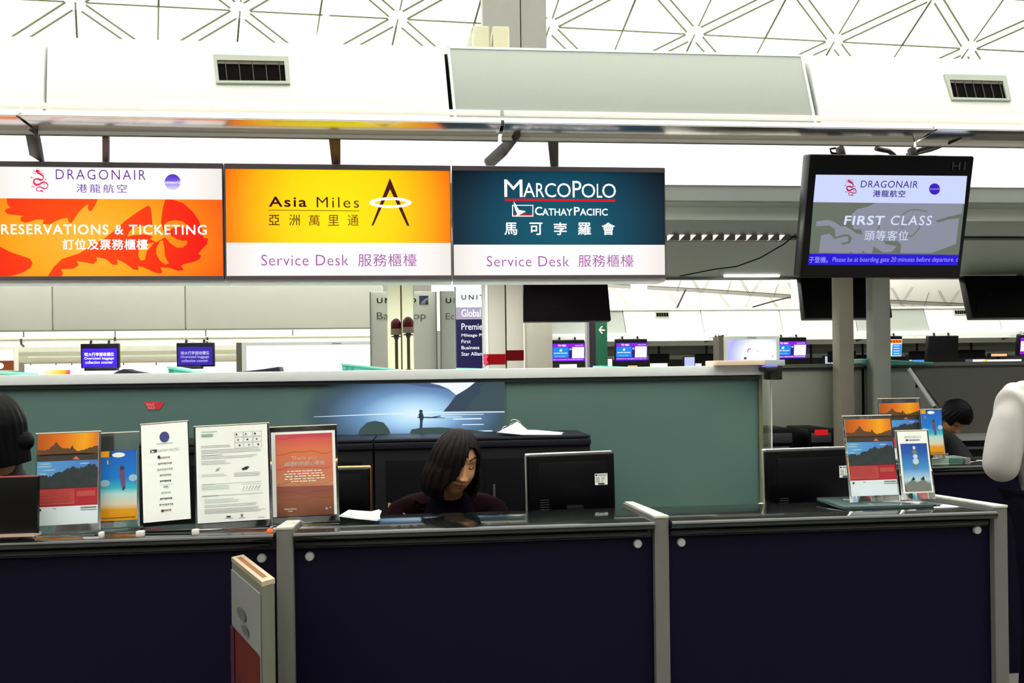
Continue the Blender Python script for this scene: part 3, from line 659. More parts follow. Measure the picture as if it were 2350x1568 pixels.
counter('dark navy counter between two steel posts, in front of the rear monitor and holders', pB[1], pC[0], [(1563, 1245), (2241, 1216)])
POSTM = mat('post_steel', (98, 98, 92), .5, metal=.1, var=.1, scale=12); POSTC = mat('post_cap_steel', (216, 214, 200), .4, metal=.4)
def post(label, p):
    t = thing('counter_post', label, 'post', ((p[0] + p[1]) / 2, CY, 0), 'steel end panels between counters')
    zb_ = PZ_ - .022
    b = MB(); b.hexa([(p[0], CY - .02, 0), (p[1], CY - .02, 0), (p[1], CY - .02, PZ_), (p[0], CY - .02, PZ_), (p[0], 2.9, 0), (p[1], 2.9, 0), (p[1], 2.9, zb_), (p[0], 2.9, zb_)]); b.build('panel', POSTM, t, bevel=.003)
    b = MB(); b.hexa([(p[0], CY - .022, PZ_ - .004), (p[1], CY - .022, PZ_ - .004), (p[1], CY - .022, PZ_ + .004), (p[0], CY - .022, PZ_ + .004), (p[0] + .008, 2.9, zb_ - .004), (p[1] - .006, 2.9, zb_ - .004), (p[1] - .006, 2.9, zb_ + .004), (p[0] + .008, 2.9, zb_ + .004)]); b.build('top_cap', POSTC, t, bevel=.0015)
post('grey steel counter post beside the red and white display board', pA)
post('grey steel counter post in the middle, with its bright sloping top', pB)
post('grey steel counter post at the end of the counters beside the standing man', pC)

# ================================================================== HOLDERS AND PRINTS ON THE COUNTER
def holder(name, label, cat, u0, v0, u1, v1, Y, lean, fn, group=None, yaw=0.0, border=.006, back=ACRY, foot=.055, acr_top=None, gap=.02, roll=0.0):
    base = P((u0 + u1) / 2, v1, Y); pl = tilt(base, lean, yaw)
    if roll: ca, sa = math.cos(roll), math.sin(roll); pl = Pl(base, pl.ex * ca + pl.ey * sa, pl.ey * ca - pl.ex * sa)
    r = pl.rect(u0, v0, u1, v1); zt = gz(Y) if Y < 2.9 else base.z
    t = thing(name, label, cat, Vector((base.x, base.y, zt)), group)
    sh = MB(); pl.slab(sh, r, -.0012, 0); sh.build('sheet', PAPER, t)
    gr = G(pl, r, .0010); fn(gr); gr.build('print', t)
    a0, a1, b0, b1 = r; bt = b1 + .004 if acr_top is None else pl.hit((u0 + u1) / 2, acr_top)[1]
    b = MB(); pl.slab(b, (a0 - border, a1 + border, b0 - gap, bt), -.0045, -.0018); b.build('back_plate', back, t, bevel=.0008)
    e = MB(); pl.slab(e, (a0 - border, a1 + border, bt - .0022, bt + .0008), -.0046, .0006); e.build('top_edge', mat('acrylic_bright_edge', (232, 226, 206), .3), t)
    if foot:
        ya = pl.pt(0, b0 - gap, 0).y; ex = pl.ex; ez = Vector((0, 0, 1)); bk = Vector((-ex.y, ex.x, 0))
        c = pl.pt((a0 + a1) / 2, b0, -.002); w = (a1 - a0) / 2 + border
        f = MB(); zz = [gz(min(max(ya - foot, GY0), 2.86)) + .0005 if Y < 2.9 else zt, ]
        z0 = (gz(Y) + .001) if Y < 2.9 else zt
        p = [c - ex * w - bk * foot * .5, c + ex * w - bk * foot * .5, c + ex * w + bk * foot, c - ex * w + bk * foot]
        f.prism([(q_.x, q_.y, (gz(q_.y) if Y < 2.9 else zt) + .0006) for q_ in p], (0, 0, .004)); f.build('foot', back, t, bevel=.0008)
    return t, pl, r
M_ORNG = glow_ramp('print_sunset', [(0, (176, 84, 20)), (.4, (226, 116, 24)), (.75, (246, 168, 22)), (1, (228, 112, 30))], 'X', lit=False)
M_DUSK = mat('print_dusk_brown', (92, 60, 28), .6); M_DUSK2 = mat('print_dusk_dark', (58, 48, 40), .6); M_SKYB = glow_ramp('print_sky_blue', [(0, (100, 166, 216)), (.5, (80, 144, 212)), (1, (76, 118, 196))], 'X', lit=False)
M_TREE = mat('print_tree_dark', (38, 48, 50), .6, var=.5, scale=60); M_CLOUD = mat('print_cloud', (160, 196, 220), .6); M_REDP = mat('print_red', (176, 26, 44), .6); M_REDP2 = mat('print_dull_red', (188, 74, 66), .6, var=.1, scale=40)
M_PALEP = mat('print_white_blue', (226, 238, 244), .6); M_REFL = mat('print_pink_glint', (220, 110, 80), .6)
def sunset(gr):
    gr.rect(0, 0, 1, .22, M_ORNG)
    def ragged(pts, base, amp, n=70):
        random.seed(11); out = []
        for i in range(n + 1):
            x = i / n
            for (xa, ya), (xb, yb) in zip(pts, pts[1:]):
                if xa <= x <= xb: y = ya + (yb - ya) * (x - xa) / max(xb - xa, 1e-6); break
            out.append((x, y + amp * (random.random() - .5) * (1 if i % 2 else .4)))
        return out + [(1, base), (0, base)]
    gr.poly(ragged([(0, .17), (.12, .18), (.2, .165), (.24, .13), (.28, .12), (.31, .09), (.34, .12), (.38, .15), (.46, .165), (.54, .165), (.57, .13), (.6, .175), (.66, .2), (.76, .19), (.88, .165), (1, .15)], .24, .018), M_DUSK, 1)
    gr.rect(0, .225, 1, .30, M_DUSK2, 1); gr.poly([(.58, .29), (.64, .255), (.70, .295)], M_REFL, 2)
    gr.rect(0, .30, 1, .50, M_SKYB)
    for x, y, w in ((.14, .33, .2), (.12, .36, .26), (.2, .40, .22), (.78, .34, .16), (.9, .42, .1), (.1, .44, .12)): gr.disc(x, y, w * .5, .008, M_CLOUD, 1)
    gr.poly(ragged([(0, .46), (.12, .45), (.2, .47), (.3, .44), (.42, .42), (.5, .385), (.58, .37), (.66, .39), (.78, .38), (.86, .35), (.95, .36), (1, .40)], .60, .03), M_TREE, 2)
    gr.rect(0, .595, 1, .80, M_REDP); gr.rect(.02, .615, .62, .78, M_REDP2, 1); gr.rect(.66, .64, .96, .70, M_REDP2, 1)
    for i in range(8): gr.rect(.03, .625 + i * .018, .60 - (i % 3) * .03, .629 + i * .018, M_REDP, 2)
    gr.rect(0, .80, 1, 1, M_PALEP); gr.disc(.06, .83, .022, .014, INKD, 1); gr.rect(.72, .815, .98, .832, INK, 1); gr.rect(.72, .846, .99, .852, INKD, 1); gr.rect(.27, .818, .32, .826, INK, 1)
M_BLU = glow_ramp('print_beach_sky', [(0, (226, 150, 8)), (.16, (232, 160, 14)), (.24, (226, 214, 190)), (.38, (190, 226, 220)), (.46, (60, 190, 210)), (.6, (24, 128, 214)), (1, (30, 96, 196))], 'Z', lit=False)
M_YELL = mat('print_yellow', (240, 166, 8), .6); M_FIG = mat('print_figure_mauve', (110, 70, 110), .6)
def beach(gr):
    gr.rect(0, 0, 1, 1, M_BLU); gr.rect(0, .0, .24, .085, M_YELL, 1); gr.rect(.26, .01, .31, .08, M_TREE, 1); gr.disc(.5, .06, .18, .035, PAPER, 1)
    gr.disc(.12, .46, .14, .05, M_CLOUD, 1); gr.disc(.9, .40, .12, .05, M_CLOUD, 1)
    gr.disc(.6, .25, .06, .032, M_DUSK2, 2); gr.ribbon([(.6, .27), (.6, .36), (.62, .44), (.64, .53)], [.10, .14, .12, .10], M_FIG, 2); gr.ribbon([(.64, .53), (.66, .56)], [.12, .04], M_DUSK2, 2); gr.ribbon([(.58, .29), (.48, .26)], .03, M_FIG, 2)
    gr.rect(.04, .955, .96, .965, M_DUSK, 1); gr.rect(.18, .13, .22, .19, M_YELL, 1)
M_GRN = mat('print_grey_green', (150, 176, 160), .6); M_ORB = mat('print_orb_blue', (62, 66, 130), .5)
def partners(gr):
    gr.disc(.5, .14, .105, .055, M_ORB); gr.rect(.32, .205, .68, .210, M_GRN)
    gr.poly([(.19, .262), (.33, .262), (.33, .292), (.19, .292)], INKD); gr.poly([(.21, .264), (.24, .275), (.29, .282), (.24, .29), (.225, .29)], PAPER, 2)
    gr.text('CATHAY PACIFIC', .35, .264, .80, .289, M_GRN, .0, 1)
    for i, (w, m) in enumerate(((.22, INK), (.30, INK), (.34, M_GRN), (.24, INK), (.24, INKD), (.10, INK), (.20, M_GRN), (.26, INKD), (.30, INK), (.2, M_DUSK))):
        y = .345 + i * .06
        for k in range(7):
            x = .5 - w / 2 + w * k / 7; gr.rect(x, y, x + w / 7 * .75, y + (.012 if k % 3 else .017), m, 1)
    gr.disc(.37, .345, .03, .018, INKD, 1); gr.disc(.41, .895, .03, .014, M_DUSK, 1); gr.rect(.36, .63, .66, .633, M_GRN, 1)
def leaflet(gr):
    rows = [(.08, .05, .22, .006), (.08, .075, .16, .03)]
    for x, y, w, h in rows: gr.rect(x, y, x + w, y + h, M_GRN)
    for i in range(3):
        for j in range(3): 
            x, y = .54 + .13 * i, .07 + .058 * j
            gr.rect(x, y, x + .12, y + .002, INK); gr.rect(x, y, x + .003, y + .05, INK); gr.rect(x + .118, y, x + .121, y + .05, INK); gr.rect(x, y + .05, x + .12, y + .052, INK); gr.disc(x + .03 + .02 * j, y + .026, .014, .009, INK if (i + j) % 2 else INKD)
    random.seed(4)
    def lines(y0, n, x1, m, lead=.016, x0=.07):
        for i in range(n): gr.rect(x0, y0 + i * lead, x1 - random.random() * .12, y0 + i * lead + .0035, m)
    lines(.20, 2, .5, INK); lines(.245, 3, .92, INK); gr.rect(.07, .30, .36, .304, INKD); lines(.318, 2, .9, INK); lines(.36, 3, .5, INK)
    gr.poly([(.28, .445), (.33, .43), (.31, .465), (.26, .47)], M_GRN); gr.poly([(.63, .455), (.70, .435), (.74, .44), (.70, .47), (.64, .475)], INKD)
    lines(.50, 2, .45, M_GRN); lines(.50, 3, .9, INK, x0=.52); gr.rect(.07, .60, .9, .603, M_GRN); gr.rect(.07, .60, .26, .606, M_GRN); lines(.62, 3, .55, M_GRN)
    gr.rect(.62, .62, .90, .622, INK); gr.rect(.62, .69, .9, .692, INK)
    for k in range(6): gr.ribbon([(.64 + .04 * k, .68), (.66 + .045 * k, .64)], .006, INK)
    gr.rect(.07, .72, .92, .724, M_GRN); gr.rect(.07, .718, .3, .726, M_GRN); lines(.76, 3, .6, M_GRN, x0=.1); lines(.82, 2, .9, INK, x0=.1); lines(.86, 4, .95, INK, .014, x0=.1)
    gr.rect(.40, .94, .46, .955, INKD); gr.rect(.6, .93, .63, .96, INK); gr.rect(.37, .962, .49, .966, INK); gr.rect(.56, .968, .66, .972, INK); gr.rect(.84, .972, .93, .976, INK)
M_TY = glow_ramp('print_thankyou', [(0, (110, 66, 50)), (.2, (152, 92, 66)), (.36, (150, 84, 76)), (.37, (206, 144, 100)), (.55, (222, 124, 96)), (.8, (230, 126, 84)), (.93, (224, 98, 92)), (1, (206, 62, 92))], 'Z', lit=False)
M_TYT = mat('print_cream_lettering', (255, 246, 228), .6); M_TYL = mat('print_wave_line', (190, 70, 66), .6); M_BROWN = mat('print_wave_brown', (134, 78, 54), .6)
def thanks(gr):
    gr.rect(.065, .03, .955, 1.0, M_TY)
    for k, (y, a) in enumerate(((.06, .02), (.25, .015), (.43, .012), (.62, .02), (.72, .02), (.80, .015))):
        gr.ribbon([(.065 + .89 * i / 24, y + a * math.sin(i * .32 + k) + .01 * math.sin(i * .7)) for i in range(25)], .004, M_TYL if k < 4 else M_BROWN, 1)
    gr.text('Thank you', .31, .295, .70, .35, M_TYT, .01, 2); gr.text('感激你的耐心等候', .20, .355, .83, .41, M_TYT, .018, 2)
    for i, (x0, x1) in enumerate(((.24, .78), (.19, .82), (.21, .84), (.2, .83), (.3, .70))):
        y = .465 + .03 * i
        n = 9
        for k in range(n):
            x = x0 + (x1 - x0) * k / n; gr.rect(x, y, x + (x1 - x0) / n * (.6 + .3 * ((k * 7 + i) % 3) / 2), y + .012, M_TYT, 2)
    gr.text('MARCOPOLO', .18, .905, .37, .922, M_TYT, 0, 2); gr.text('Club', .24, .93, .31, .945, M_TYT, 0, 2); gr.disc(.84, .925, .02, .014, M_GRN, 2); gr.disc(.90, .915, .012, .01, M_GRN, 2)
holder('poster_holder', 'poster of orange sunset over trees and red panel, on the counter beside the black board', 'poster holder', 85, 995, 225, 1204, 2.56, .12, sunset, 'sunset poster holders', roll=.022)
holder('brochure_holder', 'slim brochure holder with blue beach print on the counter right of a sunset poster', 'brochure holder', 231, 1035, 314, 1195, 2.60, .12, beach, 'beach brochure holders', acr_top=992, roll=.03)
holder('notice_card', 'white leaning notice card headed by a blue orb, between two brochure holders', 'notice', 326, 972, 434, 1196, 2.58, .16, partners, None, roll=.065, back=BLACK, foot=.02, border=.002, gap=.012)
holder('document_holder', 'wide white printed document in a clear holder on the counter, left of the thank-you notice', 'document holder', 451, 977, 616, 1197, 2.58, .10, leaflet, roll=.035)
holder('notice_holder', 'pink and orange thank you notice in a clear frame on the counter', 'notice', 624, 990, 771, 1184, 2.64, .06, thanks, acr_top=977, border=.006, roll=.022)
# clear blocks that stand before the holders
for lab, u0, v0, u1, v1 in (('small clear acrylic block at the foot of the sunset poster', 226, 1205, 236, 1222), ('small bright acrylic block at the foot of the leaning notice card', 312, 1210, 330, 1232), ('small bright acrylic block between the leaning card and the document', 440, 1208, 455, 1228)):
    p = VP(2.49); r = p.rect(u0, v0, u1, v1); b = MB(); z0 = gz(2.49); b.box(r[0], r[1], 2.485, 2.505, z0, z0 + .016)
    tag(b.build('acrylic_block', mat('acrylic_block', (236, 226, 220), .1), bevel=.003), lab, 'block', 'acrylic blocks')
p = VP(2.5); r = p.rect(613, 1208, 626, 1222); b = MB(); b.lathe((sum(r[:2]) / 2, 2.5, gz(2.5)), [(.009, 0), (.009, .006), (.006, .010), (.001, .011)], 16)
tag(b.build('indicator_lamp', glow('lamp_orange', (255, 104, 10), 1.1)), 'tiny glowing orange lamp on the counter beside the steel post', 'lamp')
M_MP = glow_ramp('print_alpine', [(0, (60, 66, 72)), (.12, (110, 130, 140)), (.2, (190, 216, 226)), (.4, (70, 150, 214)), (.7, (40, 92, 178)), (1, (34, 62, 150))], 'Z', lit=False)
def alpine(gr):
    gr.text('MARCOPOLO', .22, .075, .78, .11, M_GRN, 0, 1); gr.rect(.26, .13, .34, .155, INKD); gr.rect(.37, .135, .72, .15, INK)
    gr.rect(.06, .20, .94, .97, M_MP); M_F = mat('print_pale_figure', (196, 212, 220), .6)
    for x, y, w, h in ((.50, .27, .05, .03), (.50, .34, .09, .035), (.51, .41, .08, .035), (.51, .49, .10, .05), (.50, .57, .07, .04)): gr.disc(x, y, w, h, M_F if int(y * 100) % 2 else INK, 1)
    gr.poly([(.1, .86), (.3, .79), (.5, .83), (.7, .78), (.92, .88), (.92, .97), (.1, .97)], INK, 1); gr.poly([(.28, .80), (.38, .73), (.42, .79)], M_TREE, 2); gr.poly([(.60, .78), (.72, .73), (.74, .80)], INKD, 2)
holder('poster_holder', 'poster of orange sunset over trees and red panel, before the rear monitor', 'poster holder', 1946, 962, 2052, 1138, 2.66, .16, lambda gr: sunset(gr), 'sunset poster holders', yaw=.05, acr_top=953)
holder('brochure_holder', 'slim white and blue brochure holder on the counter end, right of a sunset poster', 'brochure holder', 2066, 990, 2135, 1132, 2.66, .16, alpine, None, yaw=.05)
p = VP(2.60); r = p.rect(1938, 1140, 2144, 1165)
b = MB(); z0 = gz(2.6); b.box(r[0], r[1], 2.60, 2.80, z0 + .0, z0 + .012); tag(b.build('acrylic_stand', mat('acrylic_stand_green', (70, 86, 84), .08, var=.05), bevel=.003), 'dark clear acrylic stand plate under the poster and brochure at the counter end', 'stand')
# second pair, on the rear desk
holder('poster_holder', 'faded sunset poster holder on the rear desk, half hidden behind other holders', 'poster holder', 2022, 925, 2114, 1055, 3.92, .12, sunset, 'sunset poster holders', acr_top=914)
holder('brochure_holder', 'slim beach brochure holder on the rear desk beside the bending man', 'brochure holder', 2116, 941, 2163, 1043, 3.90, .12, beach, 'beach brochure holders')

# black display board at the far left
p = tilt(P(42, 1229, 2.475), .06); r = p.rect(-70, 1094, 85, 1229)
t = thing('display_board', 'black board standing on the counter at the left picture edge', 'display board', (p.o.x, p.o.y, gz(2.48)))
b = MB(); p.slab(b, r, -.018, 0); b.build('board', mat('board_black', (6, 5, 6), .4, spec=.2), t, bevel=.002)
b = MB(); p.slab(b, (r[0], r[1], r[3] - .003, r[3] + .0005), -.019, .001); b.build('top_edge', mat('edge_red_light', (226, 120, 110), .2, metal=.6), t)  # red light along the top edge painted into its colour
b = MB(); p.slab(b, (r[0], r[1], r[2] - .004, r[2] + .004), -.03, .014); b.build('base', mat('foot_highlight', (226, 196, 176), .25, metal=.5), t)  # highlight along the bottom edge painted as a pale base

# loose papers on the counter
def papers(label, pts, Y, lift, group=None, n=3):
    t = thing('paper_stack', label, 'paper', P(sum(q[0] for q in pts) / len(pts), max(q[1] for q in pts), Y), group)
    for k in range(n):
        b = MB(); base = []
        for i, (u, v, yy) in enumerate(pts):
            q_ = P(u, v, yy); base.append(Vector((q_.x + .004 * k * (-1) ** i, q_.y + .003 * k, q_.z - lift * (n - 1 - k) * .3)))
        b.prism(base, (0, 0, -.0012)); b.build('sheet', PAPER if k % 2 == 0 else mat('paper_grey', (200, 204, 200), .6), t)
papers('crumpled white papers on the glass counter right of the thank-you notice', [(776, 1182, 2.66), (806, 1171, 2.76), (846, 1175, 2.77), (876, 1170, 2.78), (866, 1192, 2.62), (820, 1188, 2.64)], 2.66, .006)
def V3(p, z): return Vector((p.x, p.y, z))
# ================================================================== DESK MONITORS SEEN FROM BEHIND
SILVER = mat('silver_bezel', (196, 192, 188), .25, metal=.6)
def desk_monitor(label, tl, tr, vbot, Y, yaw, sticker=None, edge=SILVER, cover=True):
    c = P((tl[0] + tr[0]) / 2, vbot, Y); pl = tilt(c, .04, yaw)
    vc = (tl[1] + tr[1]) / 2
    a0, a1 = pl.hit(tl[0], (tl[1] + vbot) / 2)[0], pl.hit(tr[0], (tr[1] + vbot) / 2)[0]; b1 = pl.hit((tl[0] + tr[0]) / 2, vc)[1]
    m = pl.pt((a0 + a1) / 2, 0, 0); t = thing('desk_monitor', label, 'monitor', (m.x, m.y + .02, .735), 'desk monitors seen from behind')
    b = MB(); pl.slab(b, (a0 + .003, a1 - .003, .003, b1 - .003), -.018, .016); b.build('housing', GLOSSB, t, bevel=.010, seg=3)
    b = MB(); pl.slab(b, (a0, a1, 0, b1), -.026, -.012); b.build('bezel', edge, t, bevel=.006, seg=3)
    b = MB(); pl.slab(b, (a0 + .012, a1 - .012, .012, b1 - .012), -.028, -.0262); b.build('screen', mat('dark_screen', (20, 24, 34), .2), t)
    b = MB(); w = a1 - a0
    pl.slab(b, (a0 + w * .12, a1 - w * .10, b1 * .14, b1 * .88), .0155, .0175); b.build('back_cover', GLOSSB, t, bevel=.0008)
    g = MB()
    for i in range(10): pl.slab(g, (a0 + w * .13, a0 + w * .23, .045 + i * .0085, .048 + i * .0085), .017, .0182)
    g.build('vent_slots', mat('vent_slot_grey', (44, 44, 48), .6), t)
    b = MB(); mm = pl.pt((a0 + a1) / 2, .05, .03); b.box(mm.x - .03, mm.x + .03, mm.y - .015, mm.y + .015, .745, mm.z + .05); b.build('neck', BLACK, t, bevel=.004)
    b = MB(); b.lathe((mm.x, mm.y, .735), [(.11, 0), (.11, .006), (.09, .012), (.03, .016)], 28); b.build('base', BLACK, t)
    if sticker:
        pls = Pl(pl.pt(0, 0, .0176), pl.ex, pl.ey); r = pls.rect(*sticker); b = MB(); pls.slab(b, r, 0, .0008); s_ = b.build('sticker', PAPER, t, label='white asset sticker')
        g = G(pls, r, .0012); g.rect(.05, .06, .2, .2, INKD); g.rect(.28, .1, .95, .18, INK)
        for i in range(4): g.rect(.08, .30 + .13 * i, .38, .36 + .13 * i, INK if i % 2 else M_GRN); g.rect(.5, .30 + .13 * i, .85 - .07 * i, .36 + .13 * i, M_GRN)
        g.rect(.25, .84, .75, .97, INKD); g.build('print', s_)
    return t
desk_monitor('black monitor seen from behind right of the seated woman, with white sticker', (1209, 1042), (1411, 1034), 1222, 3.06, .16, (1365, 1087, 1394, 1113))
desk_monitor('black monitor seen from behind, partly covered by the sunset poster at right', (1756, 1031), (1962, 1024), 1215, 3.12, .10, (1926, 1069, 1953, 1096))
desk_monitor('black monitor whose orange-lit top edge shows behind the thank-you notice', (618, 1073), (852, 1071), 1225, 3.06, .0, None, mat('edge_orange_reflection', (236, 140, 70), .2, metal=.8))  # orange sign reflection on the edge put into the bezel colour
b = MB(); p = VP(3.1); r = p.rect(1742, 1155, 1756, 1176); b.box(r[0], r[1], 3.06, 3.12, .735, r[3]); tag(b.build('desk_box', mat('cream_plastic', (216, 208, 170), .5), bevel=.008), 'small cream plastic box on the desk beside the right monitor', 'box')

# ================================================================== CABINETS BEHIND THE DESKS
CABM = mat('cabinet_black', (20, 19, 24), .5, var=.15, spec=.2); CABT = mat('cabinet_top', (30, 28, 36), .4, var=.1, spec=.25); CABD = mat('cabinet_door', (5, 4, 9), .5, spec=.12)
kp = VP(4.0); KZ = kp.hit(1000, 1006)[1]
def cabinet(label, u0, u1):
    x0, x1 = kp.hit(u0, 1080)[0], kp.hit(u1, 1080)[0]
    t = thing('low_cabinet', label, 'cabinet', ((x0 + x1) / 2, 4.15, 0), 'low cabinets behind the desk')
    b = MB(); b.box(x0 + .002, x1 - .002, 4.0, 4.34, .0, KZ - .045); b.build('body', CABM, t, bevel=.003)
    b = MB(); b.box(x0, x1, 3.985, 4.345, KZ - .045, KZ - .016); b.box(x0 + .001, x1 - .001, 3.99, 4.345, KZ - .013, KZ); b.build('top', CABT, t, bevel=.003)
    n = 2; w = (x1 - x0 - .10) / n
    for k in range(n):
        d = MB(); d.box(x0 + .05 + w * k + .004, x0 + .05 + w * (k + 1) - .004, 3.988, 4.0, .08, KZ - .10); dd = d.build('door', CABD, t, bevel=.003)
        h = MB(); hx = x0 + .05 + w * (k + (.9 if k == 0 else .1)); h.box(hx - .006, hx + .006, 3.975, 3.989, KZ - .35, KZ - .22); h.build('handle', mat('handle_dark_steel', (70, 68, 72), .4, metal=.3), dd, bevel=.003)
cabinet('low black cabinet under the lake picture, behind the thank-you notice', 300, 857)
cabinet('low black cabinet behind the seated woman, with white papers on top', 859, 1356)
papers('white papers lying on the black cabinet behind the woman', [(1140, 993, 4.04), (1160, 988, 4.14), (1230, 988, 4.2), (1300, 994, 4.2), (1298, 999, 4.06), (1200, 999, 4.02)], 4.1, -.004)
b = MB(); b.hexa([P(1140, 993, 4.1), P(1200, 992, 4.1), P(1188, 968, 4.14), P(1184, 970, 4.14), P(1150, 992, 4.16), P(1215, 990, 4.16), P(1189, 969, 4.145), P(1185, 971, 4.145)])
tag(b.build('folded_paper', PAPER), 'peaked folded white paper standing among the sheets on the black cabinet', 'paper')
b = MB()
for pts in ([(1172, 966), (1180, 963), (1190, 966)], [(1195, 975), (1203, 982), (1206, 988)], [(1152, 986), (1156, 980), (1162, 978)]): b.tube([P(u, v, 4.16) for u, v in smooth_path(pts, 4)], .002, 6)
b.tube([P(1166, 990, 4.16), P(1172, 972, 4.17), P(1192, 967, 4.17), P(1206, 990, 4.16)], .0012, 5)
tag(b.build('plastic_wrap', mat('plastic_wrap', (240, 244, 244), .1)), 'thin curl of clear wrap behind the folded paper on the cabinet', 'wrapping')

# ================================================================== GREY-GREEN GLASS PARTITION AND ITS CAP
pp = VP(4.4); CZ1 = pp.hit(640, 853)[1]; CZ0 = pp.hit(640, 876)[1]
xr = pp.hit(1739, 900)[0]; xs_ = pp.hit(1161, 900)[0]
for i, (xa, xb) in enumerate(((-5.0, xs_ - .003), (xs_ + .003, xr))):
    b = MB(); b.box(xa, xb, 4.40, 4.42, 0, CZ0); b.build('wall_partition_glass', PART, kind='structure', bevel=.002)
b = MB(); b.box(xs_ - .003, xs_ + .003, 4.404, 4.416, 0, CZ0); b.box(xr, xr + .02, 4.385, 4.435, 0, CZ0); b.build('wall_partition_edge', mat('partition_edge_olive', (112, 120, 92), .4), kind='structure')
b = MB(); b.box(-5.0, xr + .02, 4.36, 4.70, CZ0, CZ1); b.build('wall_partition_cap', CAPW, kind='structure', bevel=.004)
b = MB(); b.box(-5.0, xr, 4.375, 4.40, CZ0 - .018, CZ0); b.build('wall_partition_cap_shadow', mat('cap_under_shade', (40, 44, 44), .5), kind='structure')  # dark strip built in for the shade under the cap
# lake picture behind the glass
def fade_mat(name, stops, center, size, astops):
    m = glow_ramp(name, stops, 'R', center=center, size=size); nt = m.node_tree; b = nt.nodes['Principled BSDF']
    src = [n for n in nt.nodes if n.type == 'VALTORGB'][0].inputs[0].links[0].from_socket
    r = nt.nodes.new('ShaderNodeValToRGB'); nt.links.new(src, r.inputs[0]); e = r.color_ramp.elements
    for i, (p, v) in enumerate(astops): e[i].position = p; e[i].color = (v, v, v, 1)
    nt.links.new(r.outputs[0], b.inputs['Alpha']); return m
t = thing('lake_picture', 'back-lit picture of a misty mountain lake with a boatman on the glass partition', 'picture', P(1000, 1002, 4.398))
pl = VP(4.398)
b = MB(); r = pl.rect(600, 877, 1159, 1004); pl.slab(b, r, -.001, .0005)
b.build('lake_print', fade_mat('lit_lake_mist', [(0, (232, 250, 255)), (.2, (180, 222, 252)), (.42, (112, 152, 196)), (.7, (78, 102, 126)), (1, (60, 80, 92))], (.62, .42), (.52, .95), [(.28, 1.0), (.9, 0.0)]), t, smooth=False)
g = G(pl, None, .0012)
E_SKY = glow('lit_sky_white', (244, 250, 255), 1.0); E_HILL = glow('lit_hill_slate', (56, 72, 90), 1.0); E_HILL2 = glow('lit_hill_mist', (80, 98, 140), 1.0); E_SIL = glow('lit_silhouette', (44, 60, 78), 1.0); E_SIL2 = glow('lit_boat_grey', (62, 82, 80), 1.0); E_LINE = glow('lit_water_line', (220, 244, 255), 1.0)
g.poly([(972, 876), (1092, 876), (1078, 888), (1062, 898), (1047, 907), (1030, 893), (1008, 884)], E_SKY)
g.poly([(1092, 876), (1118, 876), (1100, 890), (1104, 902), (1086, 916), (1072, 936), (1064, 946), (1016, 946), (1030, 930), (1046, 908), (1066, 897)], E_HILL)
g.poly([(1118, 876), (1158, 876), (1158, 945), (1064, 946), (1072, 936), (1086, 916), (1104, 902), (1100, 890)], glow('lit_hill_dark', (62, 80, 88), 1.0))
g.poly([(900, 877), (972, 877), (1008, 885), (1030, 894), (1000, 890), (960, 886)], E_HILL2)
g.ribbon([(720, 957), (820, 953), (960, 947), (1158, 945.5)], [1.0, 2, 3.2, 2.6], E_LINE)
for (x0, y0, x1, w_) in ((1010, 952, 1110, 1.5), (1040, 962, 1105, 3.0), (1000, 958, 1060, 1.5), (900, 951, 960, 1.2), (1060, 975, 1110, 2.0), (1055, 990, 1130, 2.5)): g.ribbon([(x0, y0), (x1, y0 - 1)], w_, E_LINE, 2)
g.poly([(820, 1002), (826, 985), (842, 970), (860, 966), (880, 970), (892, 984), (899, 1002)], E_SIL2, 3)
g.poly([(938, 1002), (944, 986), (965, 982), (1010, 981), (1060, 984), (1110, 990), (1142, 1002)], E_SIL2, 3)
g.disc(966, 944.5, 4.2, 4, E_SIL, 4); g.poly([(960, 952), (963, 948), (970, 948), (973, 958), (970, 966), (969, 983), (963, 983), (964, 966)], E_SIL, 4)
g.ribbon([(958, 958), (985, 958.5), (1022, 959)], [2.5, 3, 1.2], E_SIL, 4); g.ribbon([(984, 959), (1011, 955)], [1.5, 2.5], E_SIL, 5)
g.build('boatman_print', t)
b = MB(); g = G(pl, None, .001)
g.poly([(331, 922), (352, 922), (378, 924), (366, 940), (340, 941)], mat('red_reflection', (232, 58, 66), .5, var=.2, scale=60)); g.text('SALE', 336, 925, 354, 932, mat('pale_pink_ink', (250, 190, 180), .5), 0, 1); g.text('MAZ', 340, 934, 356, 940, mat('pale_pink_ink', (250, 190, 180), .5), 0, 1)
o = g.mb.build('red_reflection', g.mats, None, smooth=None); tag(o, 'small red reflection with pale lettering painted high on the glass partition', 'sticker')  # reflection of a red sign in the glass, painted as a flat patch
